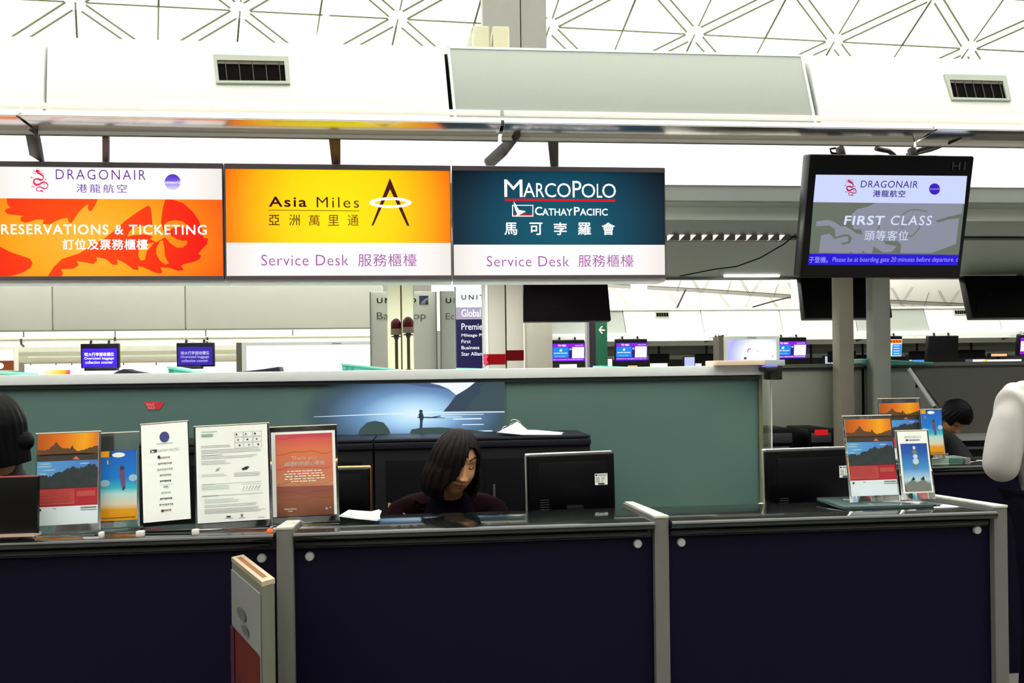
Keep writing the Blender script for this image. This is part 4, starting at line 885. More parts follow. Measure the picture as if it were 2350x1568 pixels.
# things on the cap
def tray(label, u0, v0, u1, v1, Y, slope, m=TEAL):
    p = VP(Y); r = p.rect(u0, v0, u1, v1); z0 = r[2]; h = r[3] - r[2]; L = r[1] - r[0]
    t = thing('baggage_tray', label, 'tray', ((r[0] + r[1]) / 2, Y + .1, z0), 'teal trays behind the partition')
    b = MB(); e = h * (1 - slope)
    q = [(r[0], z0), (r[1], z0), (r[1], z0 + h - e), (r[0], z0 + h)]
    b.hexa([(x, Y, z) for x, z in q] + [(x, Y + .22, z) for x, z in q]); b.build('shell', m, t, bevel=.003)
    b = MB(); q = [(r[0] - .004, z0 + h - .008), (r[1] + .004, z0 + h - e - .006), (r[1] + .004, z0 + h - e + .003), (r[0] - .004, z0 + h + .002)]
    b.hexa([(x, Y - .008, z) for x, z in q] + [(x, Y + .228, z) for x, z in q]); b.build('rim', mat('teal_rim', (130, 226, 206), .4), t, bevel=.002)
    b = MB(); b.box(r[0] + L * .06, r[0] + L * .09, Y - .006, Y, z0 + .002, z0 + h * .7); b.box(r[0] + L * .16, r[0] + L * .19, Y - .006, Y, z0 + .002, z0 + h * .65); b.build('rib', mat('teal_shade_rib', (70, 160, 142), .4), t)
    return t
tray('large pale teal tray leaning on the partition cap left of the red beacons', 785, 834, 920, 853, 4.44, .12)
tray('teal tray tip showing at the left picture edge on the partition cap', -40, 852, 40, 860, 4.44, .1)
tray('small teal tray edge on the partition cap below the second baggage screen', 386, 842, 442, 856, 4.44, .15)
tray('short teal tray edge on the partition cap before the navy board', 1052, 845, 1110, 849, 4.44, .3)
tray('thin teal tray edge on the partition cap beside the green arrow sign', 1381, 840, 1440, 846.5, 4.44, .4)
def cloth(label, pts, Y, d=.12):
    b = MB(); p = [P(u, v, Y) for u, v in pts]; b.prism(p, (0, d, 0)); return tag(b.build('dark_cover', mat('cover_purple_black', (24, 14, 44), .6), bevel=.002), label, 'cover', 'dark covers on the partition')
cloth('small dark peaked cover on the partition cap below the baggage screen', [(255, 860), (272, 851), (284, 847), (296, 851), (330, 857), (420, 858), (420, 860.5)], 4.42)
cloth('long dark cover on the partition cap below the large blank screen', [(428, 858.5), (520, 855), (555, 853), (600, 848), (640, 842), (643, 853.5), (600, 856)], 4.42)
p = VP(4.3); r = p.rect(1647, 827, 1760, 843); r2 = p.rect(1756, 826, 1801, 840)
t = thing('shelf_tray', 'long cream and grey tray on the end of the partition cap', 'tray', ((r[0] + r[1]) / 2, 4.4, r[2]))
b = MB(); b.box(r[0], r[1], 4.30, 4.5, CZ1 + .0005, r[3]); b.build('cream_board', mat('cream_board', (250, 222, 196), .5), t, bevel=.003)
b = MB(); b.box(r2[0], r2[1], 4.295, 4.5, r2[2], r2[3]); b.build('grey_end', mat('tray_grey', (186, 196, 196), .4), t, bevel=.003)
p = VP(4.3); r = p.rect(1767, 841, 1796, 872); r3 = p.rect(1751, 842, 1781, 853)
t = thing('wall_device', 'black box device hung under the tray at the partition end', 'device', ((r[0] + r[1]) / 2, 4.33, r[2]))
b = MB(); b.box(r[0], r[1], 4.30, 4.40, r[2], r2[2]); b.build('body', mat('device_dark', (34, 32, 24), .3), t, bevel=.006)
b = MB(); b.box(r3[0], r3[1], 4.27, 4.36, r3[2], r3[3]); b.build('head', mat('device_blue_black', (30, 30, 44), .25), t, bevel=.008)
b = MB(); b.box(r3[0] + .004, r3[1] - .004, 4.272, 4.33, r3[3] + .0005, r3[3] + .004); b.build('lit_window', glow('device_glow', (150, 140, 255), 1.0), t)

# ================================================================== RED BEACONS
BRED = mat('beacon_red', (88, 3, 7), .2, var=.1)
def beacon(label, u, vtop, Y):
    p = VP(Y); x, zt = p.hit(u, vtop); k = Y / F_; zc = zt - 13 * k; rr = 12.3 * k
    t = thing('beacon_light', label, 'beacon', (x, Y, CZ1), 'red beacons on poles')
    b = MB(); b.lathe((x, Y, zt), [(.001, 0), (rr * .5, -rr * .14), (rr * .86, -rr * .5), (rr, -rr), (rr, -25 * k)], 24); b.build('dome', BRED, t)
    b = MB(); b.lathe((x, Y, zt), [(rr * 1.0, -25 * k), (rr * 1.04, -26 * k), (rr * 1.0, -38 * k), (rr * .7, -38.5 * k)], 24); b.build('base', mat('beacon_base_grey', (128, 112, 92), .5), t)
    b = MB(); b.box(x - rr * .9, x + rr * .9, Y - .01, Y + .01, zt - 43.5 * k, zt - 41 * k); b.lathe((x, Y, zt), [(rr * .5, -38.5 * k), (rr * .5, -43 * k), (rr * .34, -49 * k)], 12); b.build('bracket', mat('beacon_bracket', (54, 40, 34), .5), t)
    b = MB(); b.tube([(x, Y, zt - 44 * k), (x, Y, CZ1)], 3.6 * k, 10); b.build('pole', mat('beacon_pole', (74, 44, 40), .4), t)
    b = MB(); b.lathe((x, Y, CZ1), [(.016, 0), (.016, .004), (.010, .006)], 16); b.build('foot', mat('beacon_bracket', (54, 40, 34), .5), t)
beacon('red beacon lamp on a pole before the cream column, left and slightly lower of two', 909, 730, 4.58)
beacon('red beacon lamp on a pole before the cream column, right and slightly higher of two', 936.5, 726, 4.56)

# ================================================================== COLUMNS BEHIND
p = VP(7.2); r = p.rect(889, 640, 949, 850); xm = p.hit(921, 740)[0]
b = MB(); b.box(r[0], xm - .006, 7.2, 7.6, 0, 2.42); b.box(xm + .006, r[1], 7.2, 7.6, 0, 2.42); b.box(xm - .01, xm + .01, 7.23, 7.5, 0, 2.42, 1); b.build('column_cream', [CREAM, mat('column_groove', (92, 84, 46), .7)], kind='structure', bevel=.004)
p = VP(7.0); r = p.rect(1113, 640, 1201, 850); xm = p.hit(1161, 740)[0]; xe = p.hit(1121, 740)[0]
b = MB(); b.box(r[0], xe, 7.0, 7.4, 0, 2.43, 2); b.box(xe, xm - .005, 7.0, 7.4, 0, 2.43); b.box(xm + .005, r[1], 7.0, 7.4, 0, 2.43); b.box(xm - .008, xm + .008, 7.03, 7.3, 0, 2.43, 1); b.build('column_grey', [COLG, SEAM, WHITE], kind='structure', bevel=.004)
for lab, u0, v0, u1, v1, m in (('band of dark red tape on the grey column, left of its groove', 1113, 813, 1160, 836, RED), ('band of darker red tape on the grey column, right of its groove', 1162, 804, 1201, 827, mat('red_tape_dark', (84, 3, 9), .7, var=.15, scale=30, spec=.05))):
    q = p.rect(u0, v0, u1, v1); b = MB(); b.box(q[0] - (.004 if u0 < 1150 else 0), q[1] + (.004 if u0 > 1150 else 0), 6.994, 7.12, q[2], q[3]); tag(b.build('red_tape', m), lab, 'tape', 'red tape bands')
q = p.rect(1110, 812, 1120, 838)
b = MB(); b.prism([P(1113, 812, 6.98), P(1121, 818, 6.98), P(1117, 825, 6.98), P(1121, 834, 6.98), P(1111, 838, 6.98), P(1109, 824, 6.98)], (0, .01, 0)); tag(b.build('tape_end', mat('tape_pink', (236, 50, 90), .5)), 'crumpled pinkish red tape end at the left edge of the grey column', 'tape')
p = VP(9.4); r = p.rect(1203, 640, 1267, 850); b = MB(); b.box(r[0], r[1], 9.4, 9.7, 0, 2.42); b.box(r[0] + .014, r[0] + .022, 9.397, 9.4, 0, 2.42, 1); b.build('column_beige', [mat('column_beige', (206, 200, 184), .55, var=.04), mat('column_line', (150, 148, 130), .6)], kind='structure', bevel=.004)
for u0, u1, m in ((1919, 1951, mat('pillar_grey_olive', (158, 152, 134), .5, var=.1)), (1998, 2035, mat('pillar_grey', (160, 162, 150), .5, var=.1))):
    p = VP(6.45); r = p.rect(u0, 640, u1, 840); b = MB(); b.box(r[0], r[1], 6.40, 6.52, 0, soff_z(6.46) + .01); b.box(r[1] - .004, r[1] + .002, 6.398, 6.405, 1.48, soff_z(6.46), 1)
    b.build('column_slim', [m, mat('pillar_light_edge', (190, 184, 178), .4)], kind='structure', bevel=.004)
p = VP(28.0); r = p.rect(1453, 640, 1485, 708); b = MB(); b.box(r[0], r[1], 28, 28.3, 0, 5.2); b.build('column_far', mat('column_far_grey', (206, 206, 198), .6), kind='structure')
p = VP(28.0); r = p.rect(1824, 640, 1846, 706); b = MB(); b.box(r[0], r[1], 28, 28.3, 0, 5.2); b.build('column_far', mat('column_far_grey', (206, 206, 198), .6), kind='structure')

# ================================================================== AIRLINE BOARDS
BOARD = mat('board_grey', (216, 217, 206), .5, var=.05, scale=3); BOARD2 = mat('board_grey_dark', (176, 178, 168), .5, var=.05)
UNI = mat('board_ink_black', (34, 38, 40), .6); UN2 = mat('board_ink_grey', (80, 80, 74), .6)
def board(label, u0, v0, u1, Y, m, fn, frame=None):
    p = VP(Y); a0, zt = p.hit(u0, v0); a1 = p.hit(u1, v0)[0]
    t = thing('airline_board', label, 'sign board', ((a0 + a1) / 2, Y, 0), 'airline boards')
    b = MB(); b.box(a0, a1, Y, Y + .10, 0.02, zt); b.build('panel', m, t, bevel=.004)
    b = MB(); b.box(a0 - .004, a0 + .006, Y - .008, Y + .104, 0.02, zt); b.box(a1 - .006, a1 + .004, Y - .008, Y + .104, .02, zt); b.build('frame', frame or mat('board_frame', (120, 122, 112), .5), t)
    b = MB(); b.box(a0, a1, Y - .02, Y + .12, 0, .02); b.build('base', STEEL, t, bevel=.004)
    g = G(p, None, .003); fn(g); g.build('lettering', t); return t
def ub(g):
    g.text('UNITED', 865, 684, 955, 696, UNI, .03, 1, spacing=1.35); g.text('Bag Drop', 865, 717, 977, 738, UN2, -.006, 1)
    g.rect(962, 679, 983, 699.5, mat('globe_mark_indigo', (58, 58, 108), .5))
    for k in range(6): g.ribbon(smooth_path([(964 + k * 2, 699 - 0), (972 + k * 1.8, 690 - k), (982, 686 + k * 2 - 3)], 4), .7, BOARD, 2)
board('grey board reading Bag Drop half hidden by the cream column', 849, 670, 1001, 9.0, BOARD, ub)
def ue(g): g.text('UNITED', 1023, 684, 1112, 696, UNI, .03, 1, spacing=1.35); g.text('Economy', 1023, 719, 1112, 738, UN2, -.006, 1)
board('darker grey board mostly hidden behind the white and navy board', 1010, 668, 1150, 8.9, BOARD2, ue)
E_BW = glow('board_lit_white', (250, 255, 252), 1.0); E_BL = glow('board_lit_lilac', (180, 172, 196), 1.0); E_BN = glow('board_lit_navy', (34, 26, 78), 1.0); E_UG = glow('board_lit_dark_green', (20, 60, 60), 1.0)
def uw(g):
    g.rect(1046, 660, 1168, 705.5, E_BW); g.rect(1046, 705.5, 1168, 733, E_BL); g.rect(1046, 733, 1168, 870, E_BN)
    g.text('UNITED', 1059, 677, 1140, 688, E_UG, .026, 1, spacing=1.45); g.text('Global Services', 1059, 710, 1165, 727, TEXTW, .008, 1)
    g.text('Premier Access', 1059, 742, 1167, 757, TEXTW, .006, 1); g.text('Mileage Plus', 1059, 766, 1118, 775, TEXTW, .006, 1); g.text('First', 1059, 780, 1080, 788, TEXTW, .006, 1); g.text('Business', 1059, 794, 1100, 802, TEXTW, .006, 1); g.text('Star Alliance', 1059, 808, 1117, 816.5, TEXTW, .006, 1)
board('white and navy lit board listing Premier, First and Business', 1044, 658, 1170, 8.5, E_BW, uw, mat('board_frame_pale', (200, 204, 200), .5))
# green exit board with arrow
p = VP(10.0); r = p.rect(1366, 735, 1394, 848); rk = p.rect(1347, 735, 1367, 848)
t = thing('arrow_sign', 'tall dark green sign post with a white arrow pointing left', 'sign', ((r[0] + r[1]) / 2, 10.0, 0))
b = MB(); b.box(r[0], r[1], 10.0, 10.12, 0, 2.3); b.build('green_face', mat('arrow_sign_green', (18, 96, 66), .5, var=.12), t, bevel=.003)
b = MB(); b.box(rk[0] + .025, rk[1], 10.0, 10.12, 0, 2.3); b.box(rk[0], rk[0] + .028, 9.99, 10.12, 0, 2.3, 1); b.build('dark_side', [mat('arrow_sign_dark', (52, 44, 54), .5), mat('arrow_sign_edge', (150, 140, 150), .4)], t)
g = G(p, None, .004); m = mat('arrow_white', (250, 250, 246), .5)
g.poly([(1373, 757.5), (1380.5, 748), (1383.5, 749.5), (1379, 755.5), (1388, 756), (1388, 760), (1379, 759.5), (1384, 765), (1381, 767)], m); g.build('arrow', t)

# ================================================================== RIGHT REAR PARTITION, DEVICES
rp = VP(6.6); RZ = rp.hit(2000, 842)[1]
RA = mat('rear_panel_grey', (176, 178, 162), .5, var=.10, scale=4); RB = mat('rear_panel_green_grey', (152, 158, 146), .5, var=.10, scale=4); RC = mat('rear_panel_dark', (104, 104, 96), .5, var=.1, scale=4)
za = rp.hit(1850, 984)[1]
def rx(u): return rp.hit(u, 900)[0]
b = MB(); b.box(rx(1690), rx(1978), 6.6, 6.63, za, RZ); b.build('wall_rear_panel', RA, kind='structure', bevel=.002)
b = MB(); b.box(rx(1983), rx(2100), 6.6, 6.63, za, RZ); b.build('wall_rear_panel', RB, kind='structure', bevel=.002)
b = MB(); b.prism([rp.pt(rx(2088), RZ, .02), rp.pt(rx(2172), RZ - .42, .02), rp.pt(rx(2172), .2, .02), rp.pt(rx(2172) + 2.0, .2, .02), rp.pt(rx(2172) + 2.0, RZ, .02)], (0, .03, 0)); b.build('wall_rear_panel', RC, kind='structure')
b = MB(); b.box(rx(1690), rx(2500), 6.56, 6.68, RZ, RZ + .03); b.box(rx(1690), rx(2500), 6.57, 6.6, RZ - .014, RZ, 1); b.build('wall_rear_cap', [mat('rear_cap_grey', (112, 116, 106), .4), mat('rear_cap_dark', (50, 54, 48), .5)], kind='structure')
b = MB(); b.box(rx(1978), rx(1981), 6.58, 6.63, .2, RZ + .02); b.box(rx(1981), rx(1983), 6.58, 6.63, .2, RZ + .02, 1); b.build('wall_rear_joint', [SEAM, mat('joint_pale', (150, 160, 152), .4)], kind='structure')
b = MB(); b.box(rx(1640), rx(2600), 6.9, 7.0, 0, za + .12); b.build('wall_rear_dark', mat('rear_dark', (34, 36, 32), .7), kind='structure')
b = MB(); b.tube([P(2085, 846, 6.45), P(2143, 932, 6.4)], .017, 8); b.tube([P(2143, 932, 6.4), P(2165, 962, 6.35)], .012, 8, 1); b.tube([P(2165, 962, 6.35), V3(P(2165, 962, 6.35), 0)], .012, 8, 1); tag(b.build('barrier_arm', [mat('barrier_white', (236, 240, 234), .4), DARKM]), 'slanting white bar before the rear panels above the bending man', 'bar')
tray('large dull teal tray on the rear partition beside the right grey pillar', 1988, 823, 2140, 838, 6.5, .3, mat('teal_dull', (70, 150, 136), .4, var=.1))
p = VP(5.9); zf = p.hit(1840, 1028)[1]
b = MB(); b.box(p.hit(1700, 1030)[0], p.hit(1960, 1030)[0], 5.9, 6.5, 0, zf - .05); tag(b.build('rear_cabinet', CABM, bevel=.004), 'dark low cabinet carrying the printers behind the right monitor', 'cabinet')
def printer(label, u0, v0, u1, v1, red):
    r = p.rect(u0, v0, u1, v1); z0 = zf - .05
    t = thing('desk_printer', label, 'printer', ((r[0] + r[1]) / 2, 6.1, z0), 'black printers')
    b = MB(); b.box(r[0], r[1], 5.95, 6.35, z0, r[3]); b.build('body', BLACK, t, bevel=.015)
    b = MB(); b.box(r[0] + .02, r[1] - .03, 5.93, 5.951, r[3] - .10, r[3] - .03)
    b.build('panel', mat('printer_panel', (62, 62, 66), .4), t, bevel=.004)
    b = MB(); b.box(r[0] + .03, r[1] - .05, 5.936, 5.951, r[3] - .135, r[3] - .128); b.build('slot', mat('slot_pale', (130, 126, 122), .5), t)
    if red: 
        q = p.rect(1874, 987, 1904, 1000); b = MB(); b.box(q[0], q[1], 5.925, 5.932, q[2], q[3]); b.build('display', glow('printer_red_display', (210, 22, 30), .9), t, label='red lit display')
    else:
        b = MB(); b.lathe((r[0] + .09, 5.93, r[3] - .06), [(.006, 0), (.006, -.003), (.002, -.004)], 12, axis='Y'); b.build('button', glow('printer_blue_dot', (150, 150, 230), .8), t)
printer('black printer with grey panel behind the left edge of the rear monitor', 1748, 986, 1832, 1030, False)
printer('black printer with a red lit display left of the sunset poster', 1862, 985, 1922, 1030, True)
b = MB(); r = p.rect(1838, 985, 1860, 1030); b.box(r[0], r[1], 6.2, 6.3, zf - .05, za + .01); tag(b.build('panel_bracket', mat('bracket_olive', (150, 150, 116), .5), bevel=.004), 'pale olive upright bracket between the two black printers', 'bracket')
# clear glass side screen beside the partition end
p = VP(4.4); gx = p.hit(1773, 950)[0]
b = MB(); b.box(gx - .003, gx + .003, 4.42, 4.9, .75, p.hit(1773, 874)[1]); o = b.build('glass_screen', ACRY)
tag(o, 'clear upright glass screen seen edge-on beside the partition end', 'glass screen')
b = MB(); b.box(gx - .0028, gx + .0028, 4.412, 4.419, .75, p.hit(1773, 874)[1]); b.build('polished_edge', mat('glass_edge_pale', (220, 226, 214), .3), o)
b = MB(); b.box(gx - .05, gx + .05, 4.41, 4.92, 0, .75); tag(b.build('screen_pedestal', CABM), 'dark pedestal holding the clear glass screen', 'pedestal')
# rear desk
DY = 3.88; dp = VP(DY); dz = dp.hit(2200, 1068)[1]; dx0 = dp.hit(2020, 1080)[0]
t = thing('service_counter', 'rear dark navy counter behind, beside the bending man', 'counter', (dx0 + 1, DY + .3, 0), 'service counters')
b = MB(); b.box(dx0, dx0 + 2.4, DY, DY + .02, 0, dz - .035); b.build('front_panel', NAVY, t)
b = MB(); b.box(dx0, dx0 + 2.4, DY - .03, DY + .36, dz - .025, dz); b.build('glass_top', DGLASS, t, bevel=.010, seg=3)
b = MB(); b.tube([(dx0, DY - .012, dz - .036), (dx0 + 2.4, DY - .012, dz - .036)], .010, 10); b.build('edge_rail', TUBEB, t)
p = VP(3.92); r = p.rect(2130, 1049, 2178, 1061); r2 = p.rect(2178, 1051, 2210, 1061); r3 = p.rect(2215, 1051, 2228, 1065)
for lab, q, m in (('pale green stack of forms on the rear desk, left of two', r, mat('forms_pale_green', (176, 204, 184), .6)), ('darker green stack of forms on the rear desk, right of two', r2, mat('forms_green', (76, 120, 104), .6)), ('small grey block on the rear desk under the bending man', r3, mat('block_grey', (130, 126, 130), .6))):
    b = MB(); n = 4; h = (q[3] - dz) / n
    for i in range(n): b.box(q[0] + .002 * (i % 2), q[1] - .002 * (i % 2), 3.92, 4.05, dz + h * i + .0003, dz + h * (i + .85))
    tag(b.build('form_stack', m), lab, 'stack of forms', 'form stacks on the rear desk')
p = VP(5.6); b = MB(); r = p.rect(2218, 1008, 2330, 1012); r2 = p.rect(2205, 1028, 2330, 1033)
t = thing('rear_shelf', 'dark shelf unit with pale edges behind the bending man', 'shelf', ((r[0] + r[1]) / 2, 5.7, 0))
b.box(r2[0], r[1] + .4, 5.7, 6.1, 0, r[2]); b.build('body', CABM, t)
b = MB(); b.box(r[0], r[1] + .4, 5.65, 6.1, r[2], r[3]); b.build('board', mat('shelf_edge_pale', (150, 148, 146), .5), t)
b = MB(); b.box(r2[0], r[1] + .4, 5.67, 5.7, r2[2], r2[3]); b.build('board', mat('shelf_edge_grey', (80, 78, 80), .5), t)

# ================================================================== FREE-STANDING DISPLAY BOARD IN FRONT OF THE COUNTERS
zt = 1.0
A1, A2, A3 = PZ(531, 1279, zt), PZ(601, 1336, zt), PZ(631, 1328, zt)
d = (A2 - A1); n_ = (A3 - A2); A4 = A1 + n_
t = thing('display_stand', 'narrow red and white double-sided display board standing before the counters', 'display stand', ((A1 + A3) / 2).to_2d().to_3d())
FR = mat('stand_frame', (214, 190, 160), .3, metal=.5, var=.1); SIDE = mat('stand_side_grey', (98, 100, 86), .5, metal=.2, var=.06)
def col(p): return Vector((p.x, p.y, 0))
b = MB(); ins = .006
def up4(q, z0, z1): return [(v.x, v.y, z0) for v in q], [(v.x, v.y, z1) for v in q]
lo, hi = up4([A1, A2, A3, A4], .03, zt - .006); b.raw(lo + hi, [(0, 1, 2, 3), (7, 6, 5, 4), (0, 4, 5, 1), (1, 5, 6, 2), (2, 6, 7, 3), (3, 7, 4, 0)]); b.build('body', SIDE, t, bevel=.005)
b = MB(); cI = [A1.lerp(A2, .05).lerp(A4.lerp(A3, .05), .30), A2.lerp(A1, .10).lerp(A3.lerp(A4, .10), .30), A3.lerp(A4, .10).lerp(A2.lerp(A1, .10), .30), A4.lerp(A3, .05).lerp(A1.lerp(A2, .05), .30)]; cO = [A1, A2, A3, A4]
lo, hi = up4(cO + cI, zt - .012, zt); b.raw(lo + hi, [(8 + i, 8 + (i + 1) % 4, 12 + (i + 1) % 4, 12 + i) for i in range(4)] + [(i, (i + 1) % 4, 8 + (i + 1) % 4, 8 + i) for i in range(4)] + [(4 + i, 4 + (i + 1) % 4, 12 + (i + 1) % 4, 12 + i) for i in range(4)])
w = .28
b.build('top_frame', FR, t)
b = MB(); lo, hi = up4([A1.lerp(A3, .05), A2.lerp(A4, .05), A3.lerp(A1, .05), A4.lerp(A2, .05)], zt - .02, zt - .004); b.raw(lo + hi, [(0, 1, 2, 3), (7, 6, 5, 4), (0, 4, 5, 1), (1, 5, 6, 2), (2, 6, 7, 3), (3, 7, 4, 0)]); b.build('top_slot', mat('slot_brown', (120, 70, 24), .6), t)
fp = Pl((A1.x, A1.y, .0), (d.x, d.y, 0), (0, 0, 1)); L = Vector((d.x, d.y)).length
if fp.n.dot(EYE - A1) < 0: fp.n = -fp.n
b = MB(); fp.slab(b, (.012, L - .010, .06, zt - .03), .001, .004); b.build('face_sheet', mat('stand_sheet_grey', (120, 120, 118), .5, var=.08), t)
g = G(fp, (0.012, L - .010, .06, zt - .03), .0052)
gm = mat('stand_faint_print', (80, 80, 80), .6); gr_ = mat('stand_red', (88, 26, 18), .5, var=.25, scale=14); gp = mat('stand_plum', (72, 28, 44), .5, var=.2)
g.poly([(0, .165), (1, .165), (1, 1), (0, 1)], gr_); g.poly([(0, .165), (.14, .165), (.14, 1), (0, 1)], gp, 1); g.rect(.25, .30, .75, .45, gp, 1); g.rect(.3, .6, .9, .75, gp, 1)
g.disc(.42, .10, .16, .016, gm); g.disc(.55, .135, .12, .012, gm)
g.build('print', t)
b = MB(); c0 = (A1 + A3) / 2; b.lathe((c0.x, c0.y, 0), [(.16, 0), (.16, .012), (.13, .03), (.02, .034)], 32); b.build('foot', STEEL, t)
# ================================================================== THE FAR HALL
mb = MB(); mb.box(-60, 60, 74, 74.3, 0, 14); mb.build('wall_far', mat('far_wall', (226, 226, 214), .7), kind='structure')
# left: grey hanging bulkhead of the next island
p = VP(12.0); r = p.rect(-400, 648, 876, 757)
t = None
for a, b_ in ((-420, 119), (121, 424), (426, 876)):
    x0, x1 = p.hit(a, 700)[0], p.hit(b_, 700)[0]; b = MB(); b.box(x0 + .004, x1 - .004, 12, 12.1, r[2], 2.75); b.build('ceiling_far_bulkhead', GREYP, kind='structure', bevel=.004)
b = MB(); b.box(p.hit(-420, 700)[0], p.hit(876, 700)[0], 12.03, 12.4, r[2] + .02, 2.72); b.box(p.hit(-420, 700)[0], p.hit(876, 700)[0], 11.99, 12.12, r[2] - .012, r[2], 1); b.build('ceiling_far_bulkhead_core', [GREYP, mat('bulkhead_under', (110, 112, 92), .6)], kind='structure')
# left: bands of the canopy after that (white fascia, rail, grey soffit beams)
p = VP(18.0)
def band(name, u0, u1, v0, v1, Y, m, d=.1, bev=0):
    q = VP(Y).rect(u0, v0, u1, v1); b = MB(); b.box(q[0], q[1], Y, Y + d, q[2], q[3]); return b.build(name, m, kind='structure', bevel=bev)
band('ceiling_far_fascia', -300, 880, 740, 774, 18.0, WHITE); band('ceiling_far_rail', -300, 880, 774, 777.5, 17.95, mat('far_lip', (214, 218, 190), .5)); band('ceiling_far_rail', -300, 880, 777.5, 795, 17.98, WHITE)
band('ceiling_far_beam', -300, 880, 795, 806, 18.6, mat('far_beam_pale', (206, 206, 188), .6)); band('ceiling_far_beam', -300, 880, 806, 814, 18.9, mat('far_beam_grey', (160, 158, 140), .6)); band('ceiling_far_light', 65, 880, 814.5, 816.5, 18.85, WHITE); band('ceiling_far_beam', -300, 880, 814, 830, 19.2, mat('far_beam_mid', (184, 182, 160), .6))
for u in (54, 264, 472, 672): band('ceiling_far_seam', u - .8, u + .8, 757, 774, 17.99, SEAM, .02)
for i, (u, lab) in enumerate(((52, 'tiny dark bracket on the far white rail at the left'), (264, 'tiny dark bracket above the first baggage screen'), (476, 'tiny dark bracket above the second baggage screen'))):
    b = MB(); b.tube([P(u - 4, 778, 17.9), P(u - 3, 790, 17.9), P(u + 3, 796, 17.9)] if i == 0 else [P(u, 774, 17.9), P(u - 1, 787, 17.9)], .02, 6); tag(b.build('rail_bracket', DARKM), lab, 'bracket', 'far rail brackets')
# back-lit white counter wall and its little screens
zb_rail = VP(19.9).hit(1800, 775)[1]
E_LITW = glow('lit_far_counter', (255, 255, 255), 1.1)
q = VP(19.5).rect(56, 831, 566, 866); b = MB(); b.box(q[0], q[1], 19.5, 19.7, .9, q[3])
tag(b.build('lit_counter_wall', E_LITW), 'long blown-out white lit panel far behind the partition at the left', 'lit panel')
b = MB(); q = VP(19.45).rect(56, 831, 566, 833); b.box(q[0], q[1], 19.4, 19.5, q[2], q[3]); b.build('trim_9', mat('far_trim_pinkish', (206, 176, 160), .6), kind='structure')
for u in (70, 128, 164, 283, 358): band('wall_far_joint', u - .7, u + .9, 831, 838, 19.44, SEAM, .02)
q = VP(19.4).rect(100, 850, 157, 864); b = MB(); b.box(q[0], q[1], 19.4, 19.5, q[2], q[3]); t = tag(b.build('lit_screen', glow_ramp('far_yellow_screen', [(0, (255, 252, 220)), (.5, (255, 244, 90)), (.85, (255, 190, 40)), (1, (240, 70, 110))], 'X')), 'small yellow lit screen before the far white panel', 'screen')
q = VP(17.0).rect(-60, 800, 34, 852); b = MB(); x0, x1, z0, z1 = q; zm = VP(17.0).hit(10, 828)[1]
t = thing('lit_sign', 'white and brown lit sign at the left picture edge', 'sign', ((x0 + x1) / 2, 17.0, z0))
b.box(x0, x1, 17.0, 17.15, z0, z1); b.build('box', mat('lit_sign_case', (214, 206, 190), .5), t)
b = MB(); b.box(x0 + .02, x1 - .02, 16.99, 17.0, zm, z1 - .02); b.build('upper_panel', E_WHITE, t)
b = MB(); b.box(x0 + .02, x1 - .02, 16.99, 17.0, z0 + .02, zm); b.build('lower_panel', glow('lit_sign_brown', (140, 64, 30), 1.0), t)
g = G(VP(16.985), None, .004); g.disc(1, 840, 8, 7, TEXTW); g.build('emblem', t)
# oversized-baggage screens
def flat_screen(label, quad, Y, fn, group, lean=.12, depth=.12, hang=None, **k):
    t, pl, r = screen_box('hanging_screen', label, 'screen', quad, Y, group, lean=lean, depth=depth, face=k.get('face', BLACK), yaw=k.get('yaw', 0))
    if fn:
        g = G(pl, None, .006); fn(g); g.build('picture', t)
    for a in (.24, .72):
        pp_ = pl.pt(r[0] + (r[1] - r[0]) * a, r[3] - .01, -.06); b = MB(); b.tube([pp_, pp_ + Vector((0, .03, .07))], .024, 6); b.build('mount', BLACK, t)
        hy = (18.02, VP(18.0).hit(300, 786)[1]) if Y < 18.2 else (19.93, VP(19.9).hit(1800, 773)[1])
        b = MB(); b.tube([pp_ + Vector((0, .03, .06)), Vector((pp_.x, hy[0], hy[1]))], .012, 6); b.build('hanger_rod', WHITE, t)
    return t
EB_ = glow('baggage_screen_blue', (72, 24, 252), 1.0); EB2_ = glow('baggage_screen_indigo', (54, 26, 170), 1.0); EPT = glow('baggage_text_lilac', (206, 200, 255), 1.0)
def bag1(g): g.rect(189, 800, 269, 844, EB_); g.text('特大行李接收櫃位', 194, 809, 262, 818, TEXTW, .03); g.text('Oversized baggage', 194, 819.5, 262, 827, TEXTW, .022); g.text('collection counter', 196, 828, 260, 835, TEXTW, .022)
def bag2(g): g.rect(408, 796, 488, 838, EB2_); g.text('特大行李接收櫃位', 415, 806, 480, 814.5, EPT, .022); g.text('Oversized baggage', 415, 816, 480, 823.5, EPT, .012); g.text('collection counter', 417, 824.5, 478, 831, EPT, .012)
tba = flat_screen('black-framed bright violet screen about oversized baggage, left of two', [(184, 789), (271, 789), (272, 845), (186, 845)], 17.4, bag1, 'oversized baggage screens', lean=.03)
tbb = flat_screen('black-framed dimmer indigo screen about oversized baggage, right of two', [(405, 787), (490, 787), (491, 842), (405, 842)], 17.4, bag2, 'oversized baggage screens', lean=.03)
for tt, u0, u1, v0, v1 in ((tba, 200, 272, 842, 851), (tbb, 410, 466, 840, 847)):
    q = VP(17.5).rect(u0, v0, u1, v1); b = MB(); b.box(q[0], q[1], 17.35, 17.55, q[2], q[3]); b.build('shelf', mat('shelf_dark', (20, 16, 30), .5), tt, bevel=.01)
